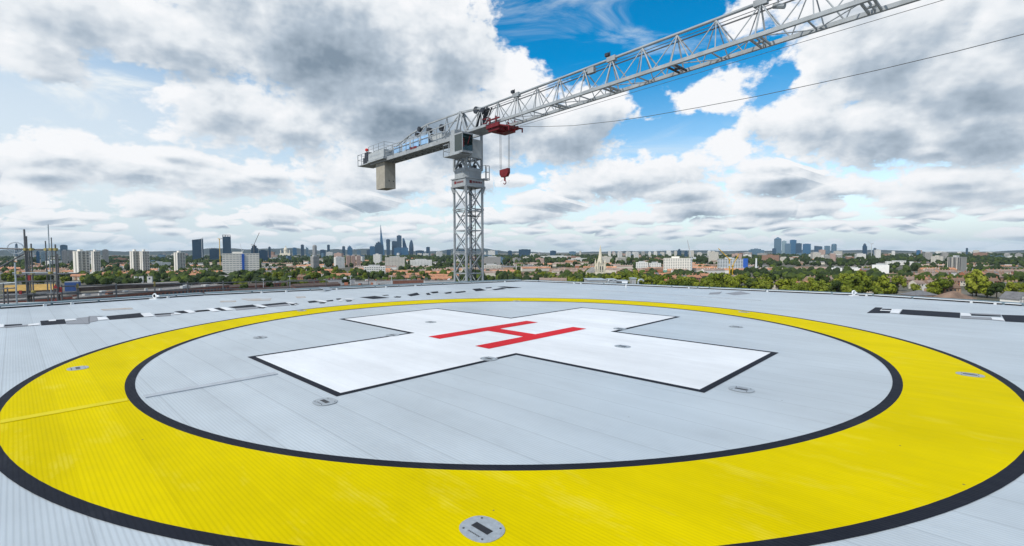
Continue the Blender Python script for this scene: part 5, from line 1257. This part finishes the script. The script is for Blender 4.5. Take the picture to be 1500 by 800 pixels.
t, ln, h = slab('hospital_wing', 'long dark brick hospital wing with grey gravel roof beyond the guard rail', 'building', 108, 335, 300, 420, 30, 424.5, M['brickwall'], M['gravelroof'], 2)
rr_ = random.Random(9)
for k in range(14):
    b = MB(); x = rr_.uniform(3, ln - 6); y = rr_.uniform(4, 24); w_ = rr_.uniform(1.5, 4); hh = rr_.uniform(.8, 2.2); b.box(x, x + w_, y, y + w_ * .7, h + .07, h + hh); b.box(x + .2, x + w_ - .2, y + .2, y + w_ * .7 - .2, h + hh, h + hh + .2); b.build('roof_unit', rr_.choice([M['plant'], M['offwhite'], M['brickwall'], M['plant']]), t)
slab('hall', 'ochre roofed hall behind the scaffold on the left', 'building', 2, 76, 430, 450, 22, 423.5, M['darkroof'], M['ochre'], 0, ridge=5)
slab('brick_block', 'dark red brick block below the ochre roofed hall', 'building', 28, 88, 330, 345, 14, 426, M['brickwall'], M['darkroof'], 1)
slab('brick_block', 'low red brick block at the foot of the scaffold', 'building', -20, 104, 235, 270, 20, 437, mat('red_brick_low', (.30, .10, .07), .9, 0, .25, .4), M['gravelroof'], 1)
slab('portable_cabin', 'blue cabin left of the long dark brick wing', 'building', 93, 113, 520, 525, 8, 411.5, mat('faded_blue_cabin', (.03, .08, .24), .7, 0, .2, .3), M['plant'], 0)
slab('shed', 'long grey shed behind the long brick wing', 'building', 113, 262, 520, 600, 14, 415.5, M['darkroof'], M['gravelroof'], 0, ridge=1.2)
for i, (px, w_) in enumerate(((198.5, 4), (205.5, 6), (218, 7))): slab('annexe', ('narrow white block left of two others near the middle pale towers', 'white middle block of three near the middle pale towers', 'white right block of three near the middle pale towers')[i], 'building', px - w_ / 2, px + w_ / 2, 620, 622, 5, 403.5, WALLS['white'], M['gravelroof'], 1)
slab('shed', 'low white shed left of the blue stair stripe', 'building', 317, 350, 690, 690, 12, 403, WALLS['white'], M['gravelroof'], 0, ridge=1)
for i, (a_, b__, Da, Db, yt_, w_, r_, rg, lab) in enumerate(((330, 402, 470, 520, 417.5, 'brickwall', 'darkroof', 2, 'dark station roof right of the long brick wing'), (345, 430, 420, 470, 424, 'brickwall', 'darkroof', 2, 'second dark station roof nearer than the first'), (400, 470, 560, 600, 412, 'brickwall', 'gravelroof', 0, 'low brown block on the railway below the far dome'), (432, 498, 470, 500, 417, 'brickwall', 'darkroof', 2, 'brown shed roof left of the sloping grey roof edge'), (478, 520, 590, 610, 409, 'plant', 'gravelroof', 0, 'grey low workshop below the pale hospital block'), (520, 575, 560, 575, 411.5, 'plant', 'gravelroof', 0, 'wide grey workshop below the pale hospital block'), (575, 622, 600, 610, 410.5, 'brickwall', 'gravelroof', 0, 'pale workshop left of the crane mast'), (622, 668, 560, 570, 411, 'plant', 'gravelroof', 0, 'grey workshop just left of the crane mast'), (500, 560, 450, 455, 418, 'brickwall', 'gravelroof', 0, 'brown workshop nearest the left rail'))):
    t, ln, h = slab('workshop', lab, 'building', a_, b__, Da, Db, 16, yt_, M[w_], M[r_], 0 if rg else (1 if i in (2, 8) else 0), ridge=rg)
    if not rg:
        for k in range(7):
            b = MB(); x = rr_.uniform(1, ln - 5); y = rr_.uniform(1, 11); w_2 = rr_.uniform(1.5, 4.5); hh = rr_.uniform(.8, 3.2); b.box(x, x + w_2, y, y + w_2 * .7, h + .07, h + hh); b.build('roof_unit', rr_.choice([M['plant'], M['offwhite'], M['brickwall'], M['tube'], WALLS['red']]), t)
ck = MB()
a_, c_ = at(288, 380), at(326, 400)
t = thing('canopy', 'curved pale canopy roof in front of the long brick wing', 'canopy', at(288, 250), .25)
b = MB(); n = 10; ln = 38 * 250 / F; vs = [(ln * k / n, y, zy(432, 250) + 1.6 * math.sin(math.pi * k / n) ) for y in (0, 5) for k in range(n + 1)]
vs += [(x, y, z - .25) for x, y, z in vs]; m_ = n + 1
b.add(vs, [(k, k + 1, m_ + k + 1, m_ + k) for k in range(n)] + [(2 * m_ + k, 3 * m_ + k, 3 * m_ + k + 1, 2 * m_ + k + 1) for k in range(n)] + [(k, 2 * m_ + k, 2 * m_ + k + 1, k + 1) for k in range(n)]); b.build('roof', M['steel'], t)
for k in range(4):
    for y in (.4, 4.6): b = MB(); b.bar((ln * (k + .4) / 4, y, 0), (ln * (k + .4) / 4, y, zy(432, 250) + .3), .3, n=6); b.build('column', M['tube'], t)
# road, car park
M['asphalt'] = mat('asphalt', (.06, .06, .062), .9, 0, .2, .5)
b = MB(); b.sheet([tuple(at(px, D, .02)) for px, D in ((255, 560), (345, 560), (345, 640), (255, 640))]); structure(b.build('car_park', M['asphalt']))
b = MB(); b.sheet([tuple(at(px, D, .02)) for px, D in ((325, 380), (700, 420), (700, 640), (350, 640))]); structure(b.build('railway_yard', M['yard']))
def car_parts():
    bd = MB(); bd.prism([(-2.1, -.85), (2.1, -.85), (2.2, -.6), (2.2, .6), (2.1, .85), (-2.1, .85), (-2.2, .6), (-2.2, -.6)], .3, .85)
    v = [(-1.6, -.8, .85), (1.1, -.8, .85), (1.1, .8, .85), (-1.6, .8, .85), (-1.2, -.65, 1.45), (.45, -.65, 1.45), (.45, .65, 1.45), (-1.2, .65, 1.45)]
    bd.add(v, [(4, 5, 6, 7)]); gl = MB(); gl.add(v, [(0, 1, 5, 4), (1, 2, 6, 5), (2, 3, 7, 6), (3, 0, 4, 7)])
    wh = MB(); wh.bar((0, -.1, 0), (0, .1, 0), .62, n=12); return bd, gl, wh
cb, cg, cwh = car_parts()
cmats = [mat('car_white', (.78, .78, .77), .3), mat('car_silver', (.5, .52, .54), .3, .3), mat('car_dark', (.04, .045, .06), .3), mat('car_red', (.4, .03, .03), .3)]
cmesh = [cb.mesh('body', m_) for m_ in cmats]; cgl = cg.mesh('windows', M['cabglass']); cwm = cwh.mesh('wheel', M['slot'])
rc = random.Random(4); cn = 0
for row, D in enumerate((590, 606, 622)):
    for k in range(14):
        if rc.random() < .25: continue
        ci = rc.choices((0, 1, 2, 3), (6, 3, 1, .6))[0]; px = 262 + k * 5.3 + row * 2
        t = thing('parked_car', '%s car parked in the %s row of the car park behind the long brick wing' % (('white', 'silver', 'dark', 'red')[ci], ('front', 'middle', 'back')[row]), 'car', at(px, D, .02), rc.uniform(-.1, .1) + (math.pi / 2 if row == 1 else .2), 'cars in the car park behind the brick wing')
        link('body', cmesh[ci], t); link('windows', cgl, t)
        for wx in (-1.35, 1.35):
            for wy in (-.8, .8): link('wheel', cwm, t, (wx, wy, .31))
for px, D, lab in ((385, 470, 'lamp mast beside the dark station roof'), (424, 455, 'lamp mast above the rust stain on the deck edge'), (513, 430, 'lamp mast above the sloping grey roof edge'), (573, 470, 'lamp mast left of the green tarpaulin')):
    t = thing('lamp_mast', 'thin grey ' + lab, 'lamp mast', at(px, D)); zt = zy(404 if px > 400 else 408, D)
    b = MB(); b.bar((0, 0, 0), (0, 0, zt), .5, n=6); b.build('pole', M['steel'], t); b = MB(); b.box(-1.6, 1.6, -.3, .3, zt, zt + .4); b.build('lamp_head', M['steel'], t)
t = thing('signal_gantry', 'dark lattice gantry over the railway right of the station roofs', 'gantry', at(440, 500))
for x in (-14, 14): b = MB(); b.bar((x, 0, 0), (x, 0, zy(409, 500)), .7); b.build('leg', M['tube'], t)
b = MB(); zt = zy(409, 500); b.bar((-14, 0, zt), (14, 0, zt), .4); b.bar((-14, 0, zt - 1.6), (14, 0, zt - 1.6), .4)
for k in range(14): b.bar((-14 + 2 * k, 0, zt - 1.6 * (k % 2)), (-12 + 2 * k, 0, zt - 1.6 * ((k + 1) % 2)), .25)
b.build('truss', M['tube'], t)

# hip roofed house, dark roof and timbered gable close below the right edge
def hip(label, px, D, w_, d_, ytop, eave, rm, wm, name='house'):
    t = thing(name, label, 'house', at(px, D), .15); hh = zy(ytop, D); x, y = w_ / 2, d_ / 2
    b = MB(); b.box(-x, x, -y, y, 0, hh - eave); b.build('wall', wm, t)
    b = MB(); b.add([(-x - .5, -y - .5, hh - eave), (x + .5, -y - .5, hh - eave), (x + .5, y + .5, hh - eave), (-x - .5, y + .5, hh - eave), (-x * .15, 0, hh), (x * .15, 0, hh)], [(0, 1, 5, 4), (1, 2, 5), (2, 3, 4, 5), (3, 0, 4)]); r_ = b.build('roof', rm, t)
    b = MB(); b.box(x * .5, x * .5 + .9, -.5, .5, hh - eave + .6, hh + 1.1); b.build('chimney', WALLS['brick'], r_)
    for k in (-1, 1): b = MB(); b.box(k * x * .5 - .7, k * x * .5 + .7, -y - .1, -y, hh - eave - 2.4, hh - eave - .8); b.build('window', M['win'], t)
    return t
hip('brown hipped roof house just above the right rail', 1398, 330, 20, 14, 428.5, 5, ROOFS['brown'], WALLS['cream'])
hip('dark flat hipped roof just above the right rail left of the brown one', 1348, 340, 18, 12, 427, 3.2, ROOFS['slate'], WALLS['brick'])
hip('pale hipped roof house in front of the biggest bright tree', 1282, 470, 14, 11, 421, 4, ROOFS['rose'], WALLS['cream'])
t = thing('timbered_house', 'white gabled house with black timbers at the right border', 'house', at(1490, 300), .2); hh = zy(430, 300)
b = MB(); b.box(-5, 5, -5, 5, 0, hh - 4); b.add([(-5, -5, hh - 4), (5, -5, hh - 4), (0, -5, hh), (-5, 5, hh - 4), (5, 5, hh - 4), (0, 5, hh)], [(0, 1, 2), (5, 4, 3)]); b.build('wall', WALLS['white'], t)
b = MB(); b.add([(-5.6, -5.4, hh - 4.4), (0, -5.4, hh + .1), (0, 5.4, hh + .1), (-5.6, 5.4, hh - 4.4), (5.6, -5.4, hh - 4.4), (5.6, 5.4, hh - 4.4)], [(0, 1, 2, 3), (1, 4, 5, 2)]); b.build('roof', ROOFS['slate'], t)
b = MB()
for x in (-3.6, -1.2, 1.2, 3.6): b.box(x - .16, x + .16, -5.08, -5.002, 0, hh - 3.2 + (1.8 if abs(x) < 2 else 0))
for z in (hh - 4, hh - 6.5, hh - 2): w_ = 4.6 if z < hh - 3 else 2; b.box(-w_, w_, -5.12, -5.082, z - .15, z + .15)
b.build('timbers', M['slot'], t)

# the hospital block the deck stands on, lower roof and what stands on it
b = MB(); LR = CAMZ - 5
t = thing('hospital_building', 'grey hospital block that carries the helipad deck', 'building', (0, 0, 0))
b.box(-34, 34, -20, 39.5, 0, LR); b.build('wall', FM['grey'], t)
b = MB(); b.box(-34.3, 34.3, -20.3, 39.8, LR, LR + .1); b.build('roof', M['gravelroof'], t)
b = MB()
for x in range(-12, 13, 6):
    for y in range(-3, 24, 6):
        q = Vector((x, y, 0)) - Vector((PAD.x, PAD.y, 0)); u = abs(q.dot(E1)); v = abs(q.dot(E2))
        if u < 11 and v < 11: b.bar((x, y, LR + .1), (x, y, Z0 - .33), .35, n=8)
b.build('deck_columns', M['galv'], t)
def P3(px, py, D): return Vector((ray(px, 400).x * D, D, CAMZ + ray(px, py).z * D))
def unit(name, label, cat, pxa, pxb, ytop, D, dep, m_, extra=None):
    a, c = P3(pxa, ytop, D), P3(pxb, ytop, D); t = thing(name, label, cat, ((a.x + c.x) / 2, D, LR + .1), 0); w_ = (c.x - a.x) / 2; hh = a.z - LR - .1
    b = MB(); b.box(-w_, w_, 0, dep, 0, hh); b.build('casing', m_, t); b = MB(); b.box(-w_ - .04, w_ + .04, -.04, dep + .04, hh, hh + .06); b.build('lid', M['galv'], t)
    b = MB(); k = -w_ + .06
    while k < w_ - .12: b.box(k, k + .05, -.03, -.001, hh * .2, hh - .12); k += .14
    b.build('louvres', M['galv'], t); return t
unit('plant_room', 'pale grey plant room box just left of the roof machinery', 'plant room', 862, 888, 411, 34, 2, M['plant'])
unit('air_handler', 'grey air handling unit right of the pale plant room box', 'air unit', 893, 903, 410.5, 35, 1.2, M['galv'])
unit('air_handler', 'dark machinery casing in the middle of the roof machinery', 'air unit', 905, 921, 412.5, 36, 1.2, M['tube'])
unit('air_handler', 'tall narrow grey cabinet at the right of the roof machinery', 'air unit', 926, 932, 408.5, 36, .8, M['plant'])
for px, lab in ((891, 'left'), (935, 'right')):
    t = thing('flue_pipe', 'bent grey pipe at the %s end of the roof machinery' % lab, 'pipe', (P3(px, 410, 34).x, 34, LR + .1)); hh = P3(px, 412, 34).z - LR - .1
    b = MB(); b.path([(0, 0, 0), (0, 0, hh), (.1, 0, hh + .12), (.3, 0, hh + .12), (.38, 0, hh)], .12, n=8); b.build('pipe', M['galv'], t)
t = thing('camera_mast', 'short white post with a camera arm by the roof machinery on the right rail', 'camera', on_deck(917, 421.5)); 
b = MB(); b.bar((0, 0, 0), (0, 0, .26), .05, n=8); b.build('post', M['offwhite'], t); b = MB(); b.box(-.2, .06, -.05, .05, .22, .30); b.build('camera_body', M['offwhite'], t); b = MB(); b.bar((-.2, -.0, .26), (-.235, 0, .26), .06, n=8); b.build('lens', M['slot'], t)
unit('air_handler', 'small dark and white unit on the roof left of the green tarpaulin', 'air unit', 541, 549, 420, 27, .6, M['offwhite'])
unit('air_handler', 'red box beside the foot of the crane mast', 'air unit', 675, 680, 413.5, 32, .5, M['cranered'])
t = thing('tarpaulin', 'crumpled green tarpaulin over stacked material beyond the left rail', 'tarpaulin', (P3(618, 419, 29).x, 29, LR + .1)); hh = P3(618, 417.6, 29).z - LR - .1
b = MB(); n = 9; vs = [(-.32 + .64 * i / n, -.2 + .5 * j / 5, hh * (.9 + .1 * math.sin(i * 1.3 + j)) * (1 if 0 < j < 5 and 0 < i < n else .86)) for j in range(6) for i in range(n + 1)]
b.add(vs, [(j * (n + 1) + i, j * (n + 1) + i + 1, (j + 1) * (n + 1) + i + 1, (j + 1) * (n + 1) + i) for j in range(5) for i in range(n)]); b.box(-.28, .28, -.16, .24, 0, hh * .84); b.build('sheet', mat('green_tarpaulin', (.03, .30, .20), .6), t)
t = thing('roof_edge', 'sloping pale grey roof edge just beyond the left rail', 'roof', (0, 0, 0)); D1, D2 = 20.5, 24.5
b = MB(); a_, c_, e_, g_ = P3(466, 420.3, D1), P3(506, 425, D2), P3(510, 426.5, D2), P3(474, 425.2, D1); b.add([a_, c_, e_, g_] + [v + Vector((.1, .5, -.05)) for v in (a_, c_, e_, g_)], [(0, 3, 2, 1), (4, 5, 6, 7), (0, 1, 5, 4), (1, 2, 6, 5), (2, 3, 7, 6), (3, 0, 4, 7)]); b.build('coping', M['galv'], t)
b = MB()
for P_ in (g_, e_): b.bar((P_.x, P_.y + .2, LR + .1), (P_.x, P_.y + .2, P_.z - .1), .15, n=6)
b.build('post', M['galv'], t)

# ------------------------------------------------------------------ haze
hz = bpy.data.materials.new('haze'); hz.use_nodes = True; N, L = hz.node_tree.nodes, hz.node_tree.links; N.clear()
oo = N.new('ShaderNodeOutputMaterial'); pv = N.new('ShaderNodeVolumePrincipled'); L.new(pv.outputs[0], oo.inputs['Volume'])
pv.inputs['Color'].default_value = (.62, .82, 1, 1); pv.inputs['Density'].default_value = HAZE; pv.inputs['Anisotropy'].default_value = .2
b = MB(); b.box(-18500, 18500, -18500, 18500, -1, 345); o = b.build('haze', hz); tag(o, 'thin pale blue air haze over the whole city', 'haze', kind='stuff')
